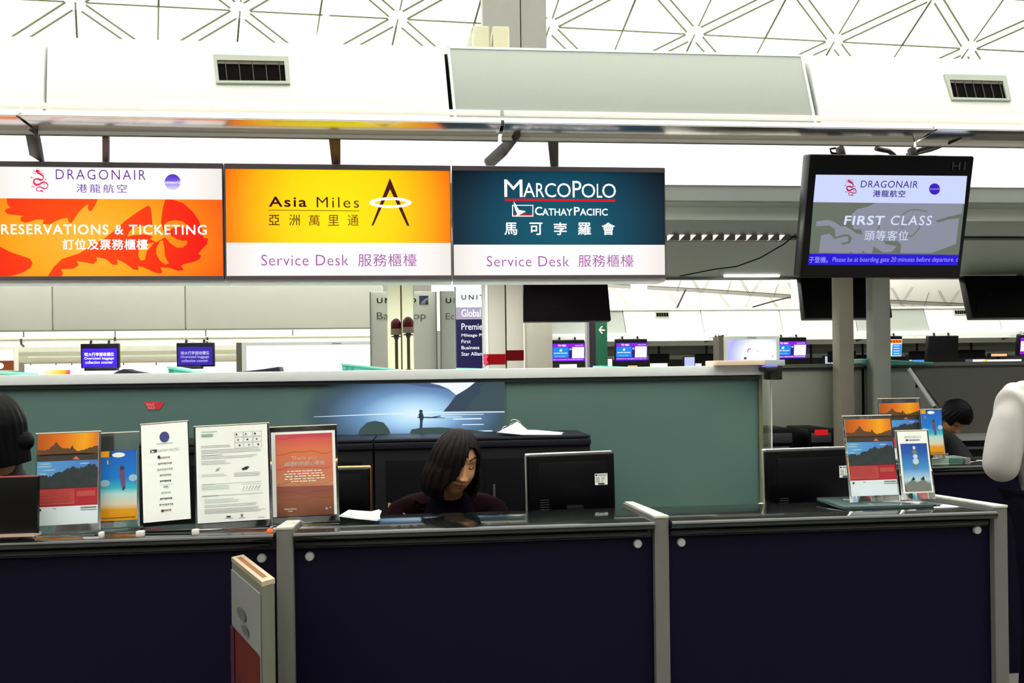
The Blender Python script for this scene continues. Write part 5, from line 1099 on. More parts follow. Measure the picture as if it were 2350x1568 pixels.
# billboards
def billboard(label, u0, v0, u1, v1, iu0, iv0, iu1, iv1, Y, m, fn=None, left_dark=0):
    p = VP(Y); q = p.rect(u0, v0, u1, v1); i = p.rect(iu0, iv0, iu1, iv1)
    t = thing('billboard', label, 'billboard', ((q[0] + q[1]) / 2, Y, 0), 'far billboards')
    b = MB(); b.box(q[0], i[0], Y, Y + .3, q[2], q[3]); b.box(i[1], q[1], Y, Y + .3, q[2], q[3]); b.box(i[0], i[1], Y, Y + .3, i[3], q[3]); b.box(i[0], i[1], Y, Y + .3, q[2], i[2] + .001); b.build('frame', mat('billboard_frame', (178, 184, 178), .4, metal=.2), t)
    b = MB(); p.slab(b, i, -.06, -.02); b.build('face', m, t, smooth=False)
    if left_dark: b = MB(); b.box(q[0] - left_dark, q[0], Y + .01, Y + .3, q[2], q[3]); b.build('dark_side', mat('billboard_side', (70, 64, 54), .5), t)
    b = MB(); b.box((q[0] * 2 + q[1]) / 3 - .1, (q[0] * 2 + q[1]) / 3 + .1, Y + .05, Y + .25, 0, q[2]); b.box((q[0] + 2 * q[1]) / 3 - .1, (q[0] + 2 * q[1]) / 3 + .1, Y + .05, Y + .25, 0, q[2]); b.build('legs', STEEL, t)
    g = G(p, None, .004); uc = (u0 + u1) / 2; g.text('JCDecaux', uc + (60 if u1 - u0 > 200 else 0) - 11, (v0 + iv0) / 2 - 2, uc + (60 if u1 - u0 > 200 else 0) + 11, (v0 + iv0) / 2 + 1.8, INKD, .03, 1, shear=.2); g.build('maker_mark', t)
    if fn: g = G(Pl((0, Y - .001 + .02, 0)), None, .004); fn(g); g.build('print', t)
billboard('large blank white lit billboard left of the grey boards', 555, 785, 870, 858, 565, 792, 866, 856, 16.0, glow_ramp('billboard_white', [(0, (222, 206, 255)), (.25, (255, 250, 255)), (1, (255, 255, 255))], 'R', center=(.02, .0), size=(.4, .4), strength=1.05), None, .1)
def pastel(g):
    a = glow('billboard_magenta', (170, 20, 170), 1.0); d_ = glow('billboard_dusk', (76, 74, 110), 1.0)
    g.ribbon(smooth_path([(1716, 810), (1715, 804), (1718, 801), (1724, 801)], 4), [1, 2] + [1.6] * 9 + [1] * 2, a, 2) if False else g.ribbon([(1716, 810), (1715, 805), (1719, 801.5), (1724, 801)], [1, 2, 2, 1], a, 2)
    g.ribbon([(1737, 808), (1740.5, 805)], .8, a, 2); g.ribbon([(1771, 821), (1774, 815)], 1, a, 2); g.rect(1707, 820, 1713, 825, d_, 2)
billboard('silver framed billboard with a pastel violet and white picture at the partition end', 1661, 772, 1789, 832, 1670, 779, 1783, 830, 14.0, glow_ramp('billboard_pastel', [(0, (255, 255, 255)), (.5, (250, 252, 255)), (.75, (206, 212, 250)), (.9, (180, 186, 250)), (1, (214, 190, 250))], 'R', center=(.68, .3), size=(.72, 1.3)), pastel, .08)
# right: far canopy, the same kind as the near one
ff = tilt((0, 20.0, VP(20.0).hit(1800, 763)[1]), LEAN); fh = ff.hit(1800, 706)[1]
cuts = [(1180, 1190), (1428, 1437), (1606, 1617), (1786, 1798), (1960, 1968), (2118, 2134), (2290, 2300), (2700, 2720)]
for i in range(len(cuts) - 1):
    a = [ff.hit(cuts[i][1] + .8, 763)[0], ff.hit(cuts[i + 1][1] - .8, 763)[0], ff.hit(cuts[i + 1][0] - .8, 708)[0], ff.hit(cuts[i][0] + .8, 708)[0]]
    pts = [(a[0], 0), (a[1], 0), (a[2], fh), (a[3], fh)]
    b = MB(); b.hexa([ff.pt(x, y, 0) for x, y in pts] + [ff.pt(x, y, -.06) for x, y in pts]); b.build('ceiling_far_canopy', PERF if i in (0, 4) else WHITE, kind='structure')
b = MB(); X0, X1 = ff.hit(1180, 763)[0], ff.hit(2720, 763)[0]
b.hexa([ff.pt(X0, 0, -.07), ff.pt(X1, 0, -.07), ff.pt(X1, fh - .02, -.07), ff.pt(X0, fh - .02, -.07)] + [ff.pt(X0, 0, -.1), ff.pt(X1, 0, -.1), ff.pt(X1, fh - .02, -.1), ff.pt(X0, fh - .02, -.1)]); b.build('ceiling_far_canopy_backing', SEAM, kind='structure')
zt_ = ff.pt(0, fh).z; zb_ = ff.pt(0, 0).z
def hb(name, v0, v1, Y, m, d=.1, u0=1180, u1=2760):
    z1, z0 = VP(Y).hit(1800, v0)[1], VP(Y).hit(1800, v1)[1]; b = MB(); b.box(VP(Y).hit(u0, 800)[0], VP(Y).hit(u1, 800)[0], Y, Y + d, z0, z1); return b.build(name, m, kind='structure')
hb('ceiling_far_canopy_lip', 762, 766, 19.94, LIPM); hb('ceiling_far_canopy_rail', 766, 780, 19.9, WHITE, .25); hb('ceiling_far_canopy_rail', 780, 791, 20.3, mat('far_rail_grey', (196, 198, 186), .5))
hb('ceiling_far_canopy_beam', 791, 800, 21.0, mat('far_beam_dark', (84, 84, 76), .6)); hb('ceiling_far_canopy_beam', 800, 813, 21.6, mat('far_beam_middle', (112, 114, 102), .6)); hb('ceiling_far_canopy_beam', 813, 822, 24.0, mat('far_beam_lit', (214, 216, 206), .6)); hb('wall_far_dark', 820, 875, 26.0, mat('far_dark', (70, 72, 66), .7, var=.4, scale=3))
b = MB(); b.box(X0, X1, 20.1, 26.5, zt_ - .05, zt_); b.build('ceiling_far_canopy_roof', WHITE, kind='structure')
# small vents in the far canopy
for lab, u0, v0, u1, v1 in (('small dark vent in the far white bulkhead right of the green sign', 1503, 717, 1536, 730), ('small dark vent in the far white bulkhead beside the cut-off screen', 2188, 712, 2217, 724)):
    r = ff.rect(u0, v0, u1, v1); c = ff.pt((r[0] + r[1]) / 2, r[2], .02); t = thing('air_vent', lab, 'air vent', c, 'air vents in the bulkhead')
    b = MB(); ff.slab(b, r, .001, .02); b.build('frame', mat('vent_frame_grey', (176, 182, 168), .5), t)
    b = MB(); ff.slab(b, (r[0] + .03, r[1] - .03, r[2] + .03, r[3] - .02), .02, .026); b.build('backing', mat('vent_dark', (22, 18, 14), .8), t)
    w = (r[1] - r[0] - .06) / 5
    for k in range(1, 5): b = MB(); ff.slab(b, (r[0] + .03 + w * k - .006, r[0] + .03 + w * k + .006, r[2] + .03, r[3] - .02), .026, .03); b.build('slat', mat('vent_louvre', (96, 88, 74), .6), t)
# far brackets
for lab, a, c in (('far thin dark bracket left of the silver billboard', (1660, 771), (1618, 784)), ('far thin dark bracket beside the left grey pillar', (1998, 768), (1966, 782)), ('far thin dark bracket at the right picture edge', (2346, 764), (2300, 778))):
    b = MB(); b.tube([P(a[0], a[1], 19.8), P(c[0], c[1], 20.25)], .03, 6); tag(b.build('canopy_bracket', DARKM), lab, 'bracket', 'far canopy brackets')
# far screens
def nz(x0, y0, x1, y1, tick, star=True):
    def fn(g):
        w, h = x1 - x0, y1 - y0; X = lambda a: x0 + w * a; Y_ = lambda a: y0 + h * a
        g.rect(x0, y0, x1, y1, E_BLUE); g.rect(X(.01), Y_(.03), X(.99), Y_(.20), E_PURP, 1); g.rect(X(.01), Y_(.22), X(.50), Y_(.80), E_CYAN, 1); g.rect(X(.51), Y_(.22), X(.60), Y_(.80), E_NAVY, 1); g.rect(X(.61), Y_(.20), X(.985), Y_(.82), E_WHITE, 1); g.rect(X(.01), Y_(.83), X(.99), Y_(.97), E_PURP, 1)
        g.text('TO 4063', X(.16), Y_(.06), X(.42), Y_(.17), TEXTW, .03, 2); g.text('Departure 19:05', X(.70), Y_(.08), X(.95), Y_(.14), TEXTW, .02, 2); g.text('AIR NEW ZEALAND', X(.04), Y_(.51), X(.46), Y_(.58), TEXTW, .03, 2); g.text('Economy Class', X(.08), Y_(.70), X(.40), Y_(.75), TEXTW, .01, 2)
        g.poly([(X(.24), Y_(.45)), (X(.21), Y_(.40)), (X(.24), Y_(.33)), (X(.28), Y_(.31)), (X(.30), Y_(.37)), (X(.28), Y_(.44))], TEXTW, 2); g.ring(X(.555), Y_(.32), w * .035, h * .06, w * .015, h * .025, TEXTW, 2, 5); g.text(tick, X(.02), Y_(.87), X(.96), Y_(.93), TEXTW, .01, 2)
    return fn
GR = 'far check-in screens'
flat_screen('far purple and blue check-in screen left of the green arrow sign', [(1268, 781), (1343, 781), (1340, 832), (1266, 832)], 19.5, nz(1268, 788.5, 1341.5, 829.5, 'please contact check-in, with passengers going to air'), GR)
flat_screen('far purple and blue check-in screen right of the green arrow sign', [(1413, 779), (1486, 779), (1484, 829), (1411, 829)], 19.5, nz(1413.5, 787, 1485, 827.5, 'Check-in dangerous goods'), GR)
flat_screen('far purple and blue check-in screen right of the silver billboard', [(1779, 775), (1852, 775), (1848, 824), (1776, 824)], 19.5, nz(1778, 783.5, 1850, 822.5, 'SPECIAL SERVICES COUNTER'), GR)
def sideon(g): g.rect(1643.5, 785, 1655, 825, E_WHITE); g.rect(1646, 808, 1654, 824, E_CYAN, 1); g.rect(1648, 791, 1653, 793, glow('far_yellow', (255, 200, 60), 1), 1)
flat_screen('narrow far screen seen at a slant left of the silver billboard', [(1642, 777), (1657, 777), (1656, 828), (1640, 828)], 19.4, sideon, GR)
def orange(g):
    g.rect(2020, 779, 2069, 818, E_WHITE); g.rect(2020, 780, 2069, 788, glow('far_orange', (250, 120, 20), 1), 1)
    for k in range(5): g.disc(2038 + 6.6 * k, 783.5, 2, 1.9, glow('far_crimson', (150, 10, 30), 1), 2)
    g.rect(2047, 790, 2068, 816, glow('far_sky', (20, 150, 240), 1), 1)
    for k in range(4): g.rect(2050, 792 + 6 * k, 2064, 795 + 6 * k, E_PALE, 2)
flat_screen('far screen with orange band and blue panel beside the right grey pillar', [(2014, 772), (2071, 772), (2068, 820), (2012, 820)], 19.4, orange, GR)
flat_screen('far switched-off black screen before the rear partition', [(2132, 771), (2201, 771), (2196, 836), (2128, 824)], 18.5, None, GR)
def edge(g): g.rect(2341, 775, 2400, 813, E_PURP); g.rect(2342, 783, 2400, 806, E_WHITE, 1)
flat_screen('far purple screen cut off by the right picture edge', [(2340, 769), (2410, 769), (2406, 816), (2336, 816)], 19.4, edge, GR)
# small far counter screens and dark backs
for lab, u0, v0, u1, v1, m, Y in (
    ('small white lit counter screen under the left far check-in screen', 1284, 836, 1324, 847, E_WHITE, 21.5), ('slim white lit counter screen beside the green arrow sign', 1395, 824, 1405, 842, E_WHITE, 21.5),
    ('small white lit counter screen far right of the green sign', 1492, 834, 1532, 843, E_WHITE, 21.5), ('tall white lit counter screen left of the cream tray', 1571, 820, 1594, 843, E_PALE, 21.5), ('wide white lit counter screen left of the cream tray', 1592, 833, 1610, 843, E_WHITE, 21.9),
    ('white and violet lit counter screen left of the first grey pillar', 1894, 818, 1906, 842, E_PALE, 21.5), ('low pale violet counter screen at the foot of the first grey pillar', 1904, 829, 1922, 842, E_WHITE, 21.9), ('small blue lit counter screen right of the dull teal tray', 2094, 824, 2121, 832, glow('far_blue_screen', (90, 150, 255), 1), 21.5),
    ('slim white lit screen right of the dull teal tray', 2087, 816, 2093, 828, E_WHITE, 21.4), ('small orange and white lit screen on the cap beside the thin teal tray', 1441, 839, 1463, 846, glow('far_peach', (255, 196, 150), 1), 21.5), ('tiny peach lit screen above the long lit board', 2275, 812, 2311, 818, glow('far_peach', (255, 196, 150), 1), 21.5)):
    q = VP(Y).rect(u0, v0, u1, v1); b = MB(); b.box(q[0], q[1], Y, Y + .08, q[2], q[3]); t = thing('counter_screen', lab, 'screen', ((q[0] + q[1]) / 2, Y, q[2] - .02), 'small far counter screens')
    b.build('screen', m, t); b = MB(); b.box(q[0] - .02, q[1] + .02, Y + .01, Y + .14, q[2] - .02, q[3] + .02); b.build('housing', BLACK, t)
    b = MB(); b.box((q[0] + q[1]) / 2 - .03, (q[0] + q[1]) / 2 + .03, Y + .03, Y + .10, .9, q[2]); b.build('neck', BLACK, t)
q = VP(21).rect(1180, 870, 2760, 880); b = MB(); b.box(q[0], q[1], 21.0, 22.2, 0, .9); tag(b.build('far_counter', mat('far_counter_grey', (90, 92, 88), .6)), 'long far check-in counter hidden behind the partitions', 'counter')
for lab, u0, v0, u1, v1, Y in (('black back of a far screen right of the second check-in screen', 1491, 812, 1537, 833, 20.9), ('black back of a far screen left of the slanted screen', 1597, 812, 1650, 834, 20.9), ('black back of a far screen behind the first grey pillar', 1903, 806, 1965, 832, 20.9), ('black back of a far screen between the two grey pillars', 1968, 814, 1998, 832, 20.9), ('black back of a far screen right of the orange-banded screen', 2090, 806, 2126, 826, 20.9), ('wide black back of a far screen above the long lit board', 2203, 803, 2262, 822, 20.9), ('black shelf back above the rear cap left of the first pillar', 1846, 834, 1882, 841, 20.9)):
    q = VP(Y).rect(u0, v0, u1, v1); t = thing('hanging_screen', lab, 'screen', ((q[0] + q[1]) / 2, Y, q[2]), 'far black screen backs')
    b = MB(); b.box(q[0], q[1], Y, Y + .12, q[2], q[3]); b.build('housing', BLACK, t, bevel=.02); b = MB(); b.tube([((q[0] + q[1]) / 2, Y + .06, q[3] - .02), ((q[0] + q[1]) / 2, Y + .06, zb_ + .1)], .03, 6); b.build('mount', BLACK, t)
q = VP(15.0).rect(2231, 824, 2346, 839); t = thing('lit_board', 'long low lit board in white, yellow and teal above the rear cap', 'sign', ((q[0] + q[1]) / 2, 15.0, 0))
b = MB(); b.box(q[0], q[1], 15.0, 15.2, q[2], q[3]); b.box((q[0] + q[1]) / 2 - .05, (q[0] + q[1]) / 2 + .05, 15.05, 15.15, 0, q[2]); b.build('case', mat('lit_board_case', (40, 36, 70), .5), t)
g = G(VP(15.0), None, .004); g.rect(2232, 825, 2264, 837, E_WHITE); g.rect(2256, 825, 2264, 837, glow('far_lemon', (255, 240, 60), 1), 1); g.rect(2265, 825, 2344, 831, E_WHITE); g.rect(2265, 831, 2312, 837, glow('far_teal', (90, 190, 170), 1)); g.rect(2272, 832, 2298, 839, mat('far_teal_dark', (40, 100, 100), .5), 1); g.build('face', t)
# far roof shells
b = MB(); e = [P(1200, 640, 34), P(1395, 653, 34), P(1620, 665, 34), P(1840, 680, 34), P(2040, 690, 34), P(2236, 699, 34), P(2700, 730, 34)]
b.prism([Vector((v.x, v.y, v.z)) for v in e] + [P(2700, 520, 34), P(1200, 520, 34)], (0, 1.2, 0)); b.build('ceiling_far_shell', mat('shell_grey', (216, 212, 204), .7, var=.06, scale=.6), kind='structure')
pl = VP(33.98); g = G(pl, None, .01); gj = mat('shell_joint', (96, 88, 70), .8)
g.ribbon([(1395, 652), (1620, 664), (1840, 679), (2040, 689), (2236, 698)], 1.6, GAPOL)
for x in (1608, 1722, 1830, 1980, 2068, 2176):
    y = 652 + (x - 1395) * .0553; y2 = y + 10
    for o_ in (-2, 2): g.ribbon([(x - 22 + o_, y2 - 38), (x + o_, y2)], .8, gj); g.ribbon([(x + o_, y2), (x + 26 + o_, y2 - 40)], .6, gj)
    g.ribbon([(x - 56, y2 - 2), (x - 44, y2 - 34)], 1.0, gj)
g.mb.build('ceiling_far_shell_joints', g.mats, kind='structure', smooth=None)
b = MB(); b.prism([P(990, 600, 58), P(2800, 600, 58), P(2800, 760, 58), P(990, 760, 58)], (0, 1, 0)); b.build('ceiling_far_vault', ROOF, kind='structure')
pl = VP(57.95); g = G(pl, None, .01)
for x in (1430, 1545, 1660, 1770, 1880, 2060, 2150):
    g.ribbon([(x - 34, 640), (x, 690), (x + 14, 708)], .9, mat('vault_joint', (176, 160, 96), .8)); g.ribbon([(x - 30, 640), (x + 4, 690), (x + 18, 708)], .9, mat('vault_joint', (176, 160, 96), .8)); g.ribbon([(x - 60, 708), (x - 40, 664)], .7, mat('vault_joint', (176, 160, 96), .8)); g.ribbon([(x - 66, 707), (x + 40, 655)], .5, mat('vault_joint', (176, 160, 96), .8))
g.mb.build('ceiling_far_vault_joints', g.mats, kind='structure', smooth=None)
b = MB(); b.tube([P(1574, 664, 32), P(1553, 708, 32)], .035, 6); tag(b.build('roof_strut', DARKM), 'thin dark strut under the far roof shell, short and steep', 'strut')
b = MB(); b.tube([P(1840, 676, 32), P(1780, 690, 32), P(1727, 705, 32)], .03, 6); tag(b.build('roof_strut', DARKM), 'thin dark curved strut under the far roof shell, left of the hanging screens', 'strut')
# ================================================================== PEOPLE
SKIN = mat('skin_warm', (190, 138, 94), .5, var=.05, scale=30); LIPC = mat('lip_rose', (150, 74, 64), .45); BROWC = mat('brow_dark', (40, 26, 22), .7); LASH = mat('lash_dark', (24, 16, 14), .7)
HAIRR = mat('hair_dark_red_brown', (13, 3, 6), .5, var=.35, scale=60, bump=.2, spec=.12); HAIRB = mat('hair_black', (6, 5, 9), .5, var=.3, scale=60, bump=.2, spec=.12)
def gs(x, s): return math.exp(-(x / s) ** 2)
def head_mesh(M, nu=110, nv=90, ears=.014):
    """head: local front -Y, up Z, origin between the ears; returns world verts, faces, material indices"""
    vs, fs, ms = [], [], []
    for j in range(nv + 1):
        th = math.pi * j / nv
        for i in range(nu):
            ph = 2 * math.pi * i / nu
            x = math.sin(th) * math.sin(ph); y = -math.sin(th) * math.cos(ph); z = math.cos(th)
            X, Y, Z = x * .075, y * .095, z * .118
            if Z < 0:
                k = -Z / .118; X *= 1 - .34 * k * k; Y *= 1 - (.10 if y < 0 else .45) * k * k
            f = max(0.0, -y)                       # front weight
            fw = f ** .5
            if f > 0:
                Y += fw * .010 * gs(Z, .05)        # flatten the face a little
                Y -= fw * .004 * gs(Z - .036, .012) * gs(abs(X) - .022, .022)            # brow
                for sx in (-1, 1):
                    Y += fw * .012 * gs(X - sx * .031, .017) * gs(Z - .010, .014)         # eye hollow
                    Y -= fw * .0075 * gs(X - sx * .031, .0125) * gs(Z - .007, .009)       # closed lid
                    Y -= fw * .005 * gs(X - sx * .042, .02) * gs(Z + .028, .02)           # cheek
                t = min(1, max(0, (.020 - Z) / .058))
                ridge = t if Z > -.038 else max(0, 1 - (-.038 - Z) / .010)
                Y -= fw * .024 * ridge * gs(X, .0085 + .007 * t * t)                      # nose
                for sx in (-1, 1): Y -= fw * .009 * gs(X - sx * .0125, .007) * gs(Z + .036, .008)
                Y -= fw * .009 * gs(X, .022) * (gs(Z + .058, .006) + gs(Z + .070, .007))  # lips
                Y += fw * .005 * gs(X, .024) * gs(Z + .064, .0025)
                Y -= fw * .008 * gs(X, .022) * gs(Z + .096, .014)                         # chin
            for sx in (-1, 1):                                                            # ears
                X += sx * ears * gs(Y - .008, .014) * gs(Z + .005, .026) * (1 if x * sx > .5 else 0)
            vs.append((X, Y, Z))
    for j in range(nv):
        for i in range(nu):
            a = j * nu + i; b = j * nu + (i + 1) % nu; c = (j + 1) * nu + (i + 1) % nu; d = (j + 1) * nu + i
            fs.append((a, b, c, d)); p = [vs[q] for q in (a, b, c, d)]
            X = sum(q[0] for q in p) / 4; Y = sum(q[1] for q in p) / 4; Z = sum(q[2] for q in p) / 4; m = 0
            if Y < -.03:
                if (X / .023) ** 2 + ((Z + .064) / .0105) ** 2 < 1: m = 1
                for sx in (-1, 1):
                    u = X * sx
                    if .012 < u < .052 and abs(Z - (.034 + .010 * math.sin((u - .012) / .04 * 2.4))) < .0035: m = 2
                    if .015 < u < .048 and abs(Z - (.003 + .30 * (u - .031) ** 2 / .017)) < .0022: m = 3
            ms.append(m)
    return [M @ Vector(v) for v in vs], fs, ms
def skin_mesh(joints, bones, root, sub=2):
    me = bpy.data.meshes.new('s'); names = list(joints)
    idx = {n: i for i, n in enumerate(names)}
    me.from_pydata([tuple(joints[n][0]) for n in names], [(idx[a], idx[b]) for a, b in bones], [])
    o = bpy.data.objects.new('s', me); COL.objects.link(o)
    md = o.modifiers.new('k', 'SKIN'); md.use_smooth_shade = True
    for n in names:
        r = joints[n][1]; r = (r, r) if not isinstance(r, tuple) else r
        sv = me.skin_vertices[0].data[idx[n]]; sv.radius = r; sv.use_root = (n == root)
    sb = o.modifiers.new('b', 'SUBSURF'); sb.levels = sub; sb.render_levels = sub
    dg = bpy.context.evaluated_depsgraph_get(); ev = o.evaluated_get(dg); m2 = bpy.data.meshes.new_from_object(ev)
    vs = [v.co.copy() for v in m2.vertices]; fs = [tuple(p.vertices) for p in m2.polygons]
    bpy.data.objects.remove(o); bpy.data.meshes.remove(me); bpy.data.meshes.remove(m2); return vs, fs
def V(*a): return Vector(a)
def hand(J, B, wrist, dirv, palm_n, tag_, side):
    """five-fingered hand: dirv towards the fingers, palm_n out of the palm"""
    d = dirv.normalized(); s_ = d.cross(palm_n).normalized() * side; w = J[wrist][0]
    J[tag_ + 'p'] = (w + d * .045, (.030, .016)); B.append((wrist, tag_ + 'p'))
    for k, (off, ln) in enumerate(((-.030, .062), (-.010, .074), (.010, .070), (.028, .054))):
        r0 = w + d * .085 + s_ * off; c = palm_n.normalized()
        J[tag_ + 'k%d' % k] = (r0, .0095); B.append((tag_ + 'p', tag_ + 'k%d' % k))
        J[tag_ + 'm%d' % k] = (r0 + d * ln * .5 + c * .010, .0085); B.append((tag_ + 'k%d' % k, tag_ + 'm%d' % k))
        J[tag_ + 't%d' % k] = (r0 + d * ln * .85 + c * .030, .007); B.append((tag_ + 'm%d' % k, tag_ + 't%d' % k))
    a = w + d * .03 - s_ * .032
    J[tag_ + 'h0'] = (a, .012); B.append((tag_ + 'p', tag_ + 'h0')); J[tag_ + 'h1'] = (a + d * .03 - s_ * .020 + palm_n.normalized() * .01, .010); B.append((tag_ + 'h0', tag_ + 'h1')); J[tag_ + 'h2'] = (a + d * .055 - s_ * .024 + palm_n.normalized() * .02, .0085); B.append((tag_ + 'h1', tag_ + 'h2'))
def person(label, hc, R3, jt, skin=SKIN, group=None, loc=None, hs=1.0, ears=.014):
    """hc head centre, R3 head rotation, jt joint positions; returns the empty and a clothing builder"""
    t = thing('person', label, 'person', loc or V(jt['pelvis'].x, jt['pelvis'].y, 0), group)
    M = Matrix.Translation(hc) @ R3.to_4x4() @ Matrix.Scale(hs, 4)
    J = {'pelvis': (jt['pelvis'], .115), 'waist': (jt['waist'], (.105, .085)), 'chest': (jt['chest'], (.125, .095)), 'neck0': (jt['neck'], .058), 'neck1': (M @ V(0, .012, -.06), .048)}
    B = [('pelvis', 'waist'), ('waist', 'chest'), ('chest', 'neck0'), ('neck0', 'neck1')]
    for s in 'LR':
        J['sh' + s] = (jt['sh' + s], .058); J['el' + s] = (jt['el' + s], .043); J['wr' + s] = (jt['wr' + s], .028)
        B += [('chest', 'sh' + s), ('sh' + s, 'el' + s), ('el' + s, 'wr' + s)]
        J['hip' + s] = (jt['hip' + s], .088); J['kn' + s] = (jt['kn' + s], .058); J['an' + s] = (jt['an' + s], .042); f = jt.get('foot', V(0, -.14, -.045))
        J['ft' + s] = (jt['an' + s] + f, .034)
        B += [('pelvis', 'hip' + s), ('hip' + s, 'kn' + s), ('kn' + s, 'an' + s), ('an' + s, 'ft' + s)]
        hand(J, B, 'wr' + s, jt['wr' + s] - jt['el' + s] if 'hd' + s not in jt else jt['hd' + s], jt.get('palm', V(0, 0, -1)), 'h' + s, 1 if s == 'R' else -1)
    v, f = skin_mesh(J, B, 'pelvis')
    hv, hf, hm = head_mesh(M, ears=ears)
    b = MB(); b.raw(v, f, 0); k = len(b.v); b.v += hv; b.f += [[k + i for i in q] for q in hf]; b.m += hm
    o = b.build('body', [skin, LIPC, BROWC, LASH], t, smooth=True); o.data.set_sharp_from_angle(angle=3.1)
    def cloth(name, keys, bones, grow, m, root, extra=None, folds=0):
        jj = {}
        for q in keys:
            p, r = J[q]; g_ = grow.get(q, grow['*']) if isinstance(grow, dict) else grow
            jj[q] = (p, (r[0] + g_, r[1] + g_) if isinstance(r, tuple) else r + g_)
        for q, (p, r) in (extra or {}).items(): jj[q] = (p, r)
        v, f = skin_mesh(jj, bones, root, 4 if folds else 2)
        c = MB(); c.raw(v, f); oo = c.build(name, m, t, smooth=True); oo.data.set_sharp_from_angle(angle=3.1)
        if folds:
            ns = [v_.normal.copy() for v_ in oo.data.vertices]
            for v_, nn in zip(oo.data.vertices, ns):
                p = v_.co; v_.co += nn * folds * math.sin(95 * (p.x * .85 + p.z * .45 + .3 * p.y) + 3.0 * math.sin(9 * p.z + 5 * p.x)) * (.6 + .4 * math.sin(13 * p.z - 8 * p.x))
        return oo
    return t, M, J, cloth
def v_(p): return math.hypot(p[0], p[1])
def shell_hair(name, M, m, parent, fn, nu=96, nv=64, thick=.010, seed=1):
    """fn(phi, v) -> (local point) or None: grid of hair with an opening for the face"""
    vs, fs, ok = [], [], []
    random.seed(seed); ph0 = [random.random() * 6 for _ in range(4)]
    for j in range(nv + 1):
        for i in range(nu):
            ph = 2 * math.pi * i / nu; p, keep = fn(ph, j / nv)
            w = min(1, v_(p) / .05) * (.0022 * math.sin(ph * 23 + ph0[0] + j * .05) + .0014 * math.sin(ph * 41 + ph0[1] - j * .08)); r = Vector((p[0], p[1], 0)); 
            if r.length > 1e-4: r.normalize(); p = (p[0] + r.x * w, p[1] + r.y * w, p[2])
            vs.append(M @ Vector(p)); ok.append(keep)
    for j in range(nv):
        for i in range(nu):
            q = (j * nu + i, j * nu + (i + 1) % nu, (j + 1) * nu + (i + 1) % nu, (j + 1) * nu + i)
            if all(ok[k] for k in q): fs.append(q)
    b = MB(); b.raw(vs, fs); o = b.build(name, m, parent, smooth=True); o.data.set_sharp_from_angle(angle=3.1)
    md = o.modifiers.new('thickness', 'SOLIDIFY'); md.thickness = thick; md.offset = -1
    return o
ARMS = ['pelvis', 'waist', 'chest', 'neck0', 'shL', 'elL', 'wrL', 'shR', 'elR', 'wrR']; ARMB = [('pelvis', 'waist'), ('waist', 'chest'), ('chest', 'neck0'), ('chest', 'shL'), ('shL', 'elL'), ('elL', 'wrL'), ('chest', 'shR'), ('shR', 'elR'), ('elR', 'wrR')]
LEGS = ['pelvis', 'hipL', 'knL', 'anL', 'hipR', 'knR', 'anR']; LEGB = [('pelvis', 'hipL'), ('hipL', 'knL'), ('knL', 'anL'), ('pelvis', 'hipR'), ('hipR', 'knR'), ('knR', 'anR')]
def shoes(J, t, m, f):
    for s in 'LR':
        a = J['an' + s][0]; b = MB(); d = Vector((f.x, f.y, 0)).normalized(); w = Vector((-d.y, d.x, 0)) * .042; o = a - d * .06; o.z = 0; e = a + d * .20; e.z = 0
        b.hexa([o - w, o + w, o + w + V(0, 0, .085), o - w + V(0, 0, .085), e - w * .8, e + w * .8, e + w * .7 + V(0, 0, .035), e - w * .7 + V(0, 0, .035)]); b.build('shoe', m, t, bevel=.02, seg=3)
def office_chair(label, c, face=1, m=None):
    m = m or mat('chair_fabric_dark', (34, 14, 24), .8, var=.2); t = thing('office_chair', label, 'chair', (c.x, c.y, 0), 'office chairs behind the counter')
    b = MB(); b.box(c.x - .23, c.x + .23, c.y - .22, c.y + .23, .375, .432); b.build('seat', m, t, bevel=.025, seg=3)
    y = c.y + .24 * face; b = MB(); b.box(c.x - .20, c.x + .20, y - .02, y + .03, .56, .92); b.build('backrest', m, t, bevel=.02, seg=3)
    b = MB(); b.box(c.x - .03, c.x + .03, y + .02 if face > 0 else y - .03, y + .03 if face > 0 else y - .02, .42, .60); b.tube([(c.x, c.y, .376), (c.x, c.y, .09)], .028, 12); b.build('column', BLACK, t)
    for k in range(5):
        a = 2 * math.pi * k / 5 + .3; e = V(c.x + .28 * math.cos(a), c.y + .28 * math.sin(a), .075); b = MB(); b.tube([(c.x, c.y, .10), e], .02, 8); l = b.build('leg', BLACK, t)
        b = MB(); b.lathe((e.x, e.y - .012, .028), [(.027, 0), (.027, .024)], 14, axis='Y'); b.build('caster', BLACK, l)

# ---- seated woman, looking down to her left
hc = P(1047, 1064, 3.02)
R3 = (Matrix.Rotation(math.radians(19), 3, 'Z') @ Matrix.Rotation(math.radians(11), 3, 'X') @ Matrix.Rotation(math.radians(8), 3, 'Y'))
cxw = hc.x - .03; ys = 3.20
jt = dict(pelvis=V(cxw, ys + .20, .56), waist=V(cxw, ys + .16, .72), chest=V(cxw, ys + .06, .90), neck=V(cxw + .005, ys - .05, 1.02),
          shL=V(cxw + .175, ys + .0, .955), elL=V(cxw + .25, ys - .10, .76), wrL=V(cxw + .09, ys - .30, .80), shR=V(cxw - .175, ys + .0, .955), elR=V(cxw - .26, ys - .08, .76), wrR=V(cxw - .03, ys - .30, .80),
          hipL=V(cxw + .10, ys + .16, .53), knL=V(cxw + .12, ys - .22, .53), anL=V(cxw + .12, ys - .20, .085), hipR=V(cxw - .10, ys + .16, .53), knR=V(cxw - .12, ys - .22, .53), anR=V(cxw - .12, ys - .20, .085), hdL=V(-.6, -.8, -.15), hdR=V(.5, -.85, -.15))
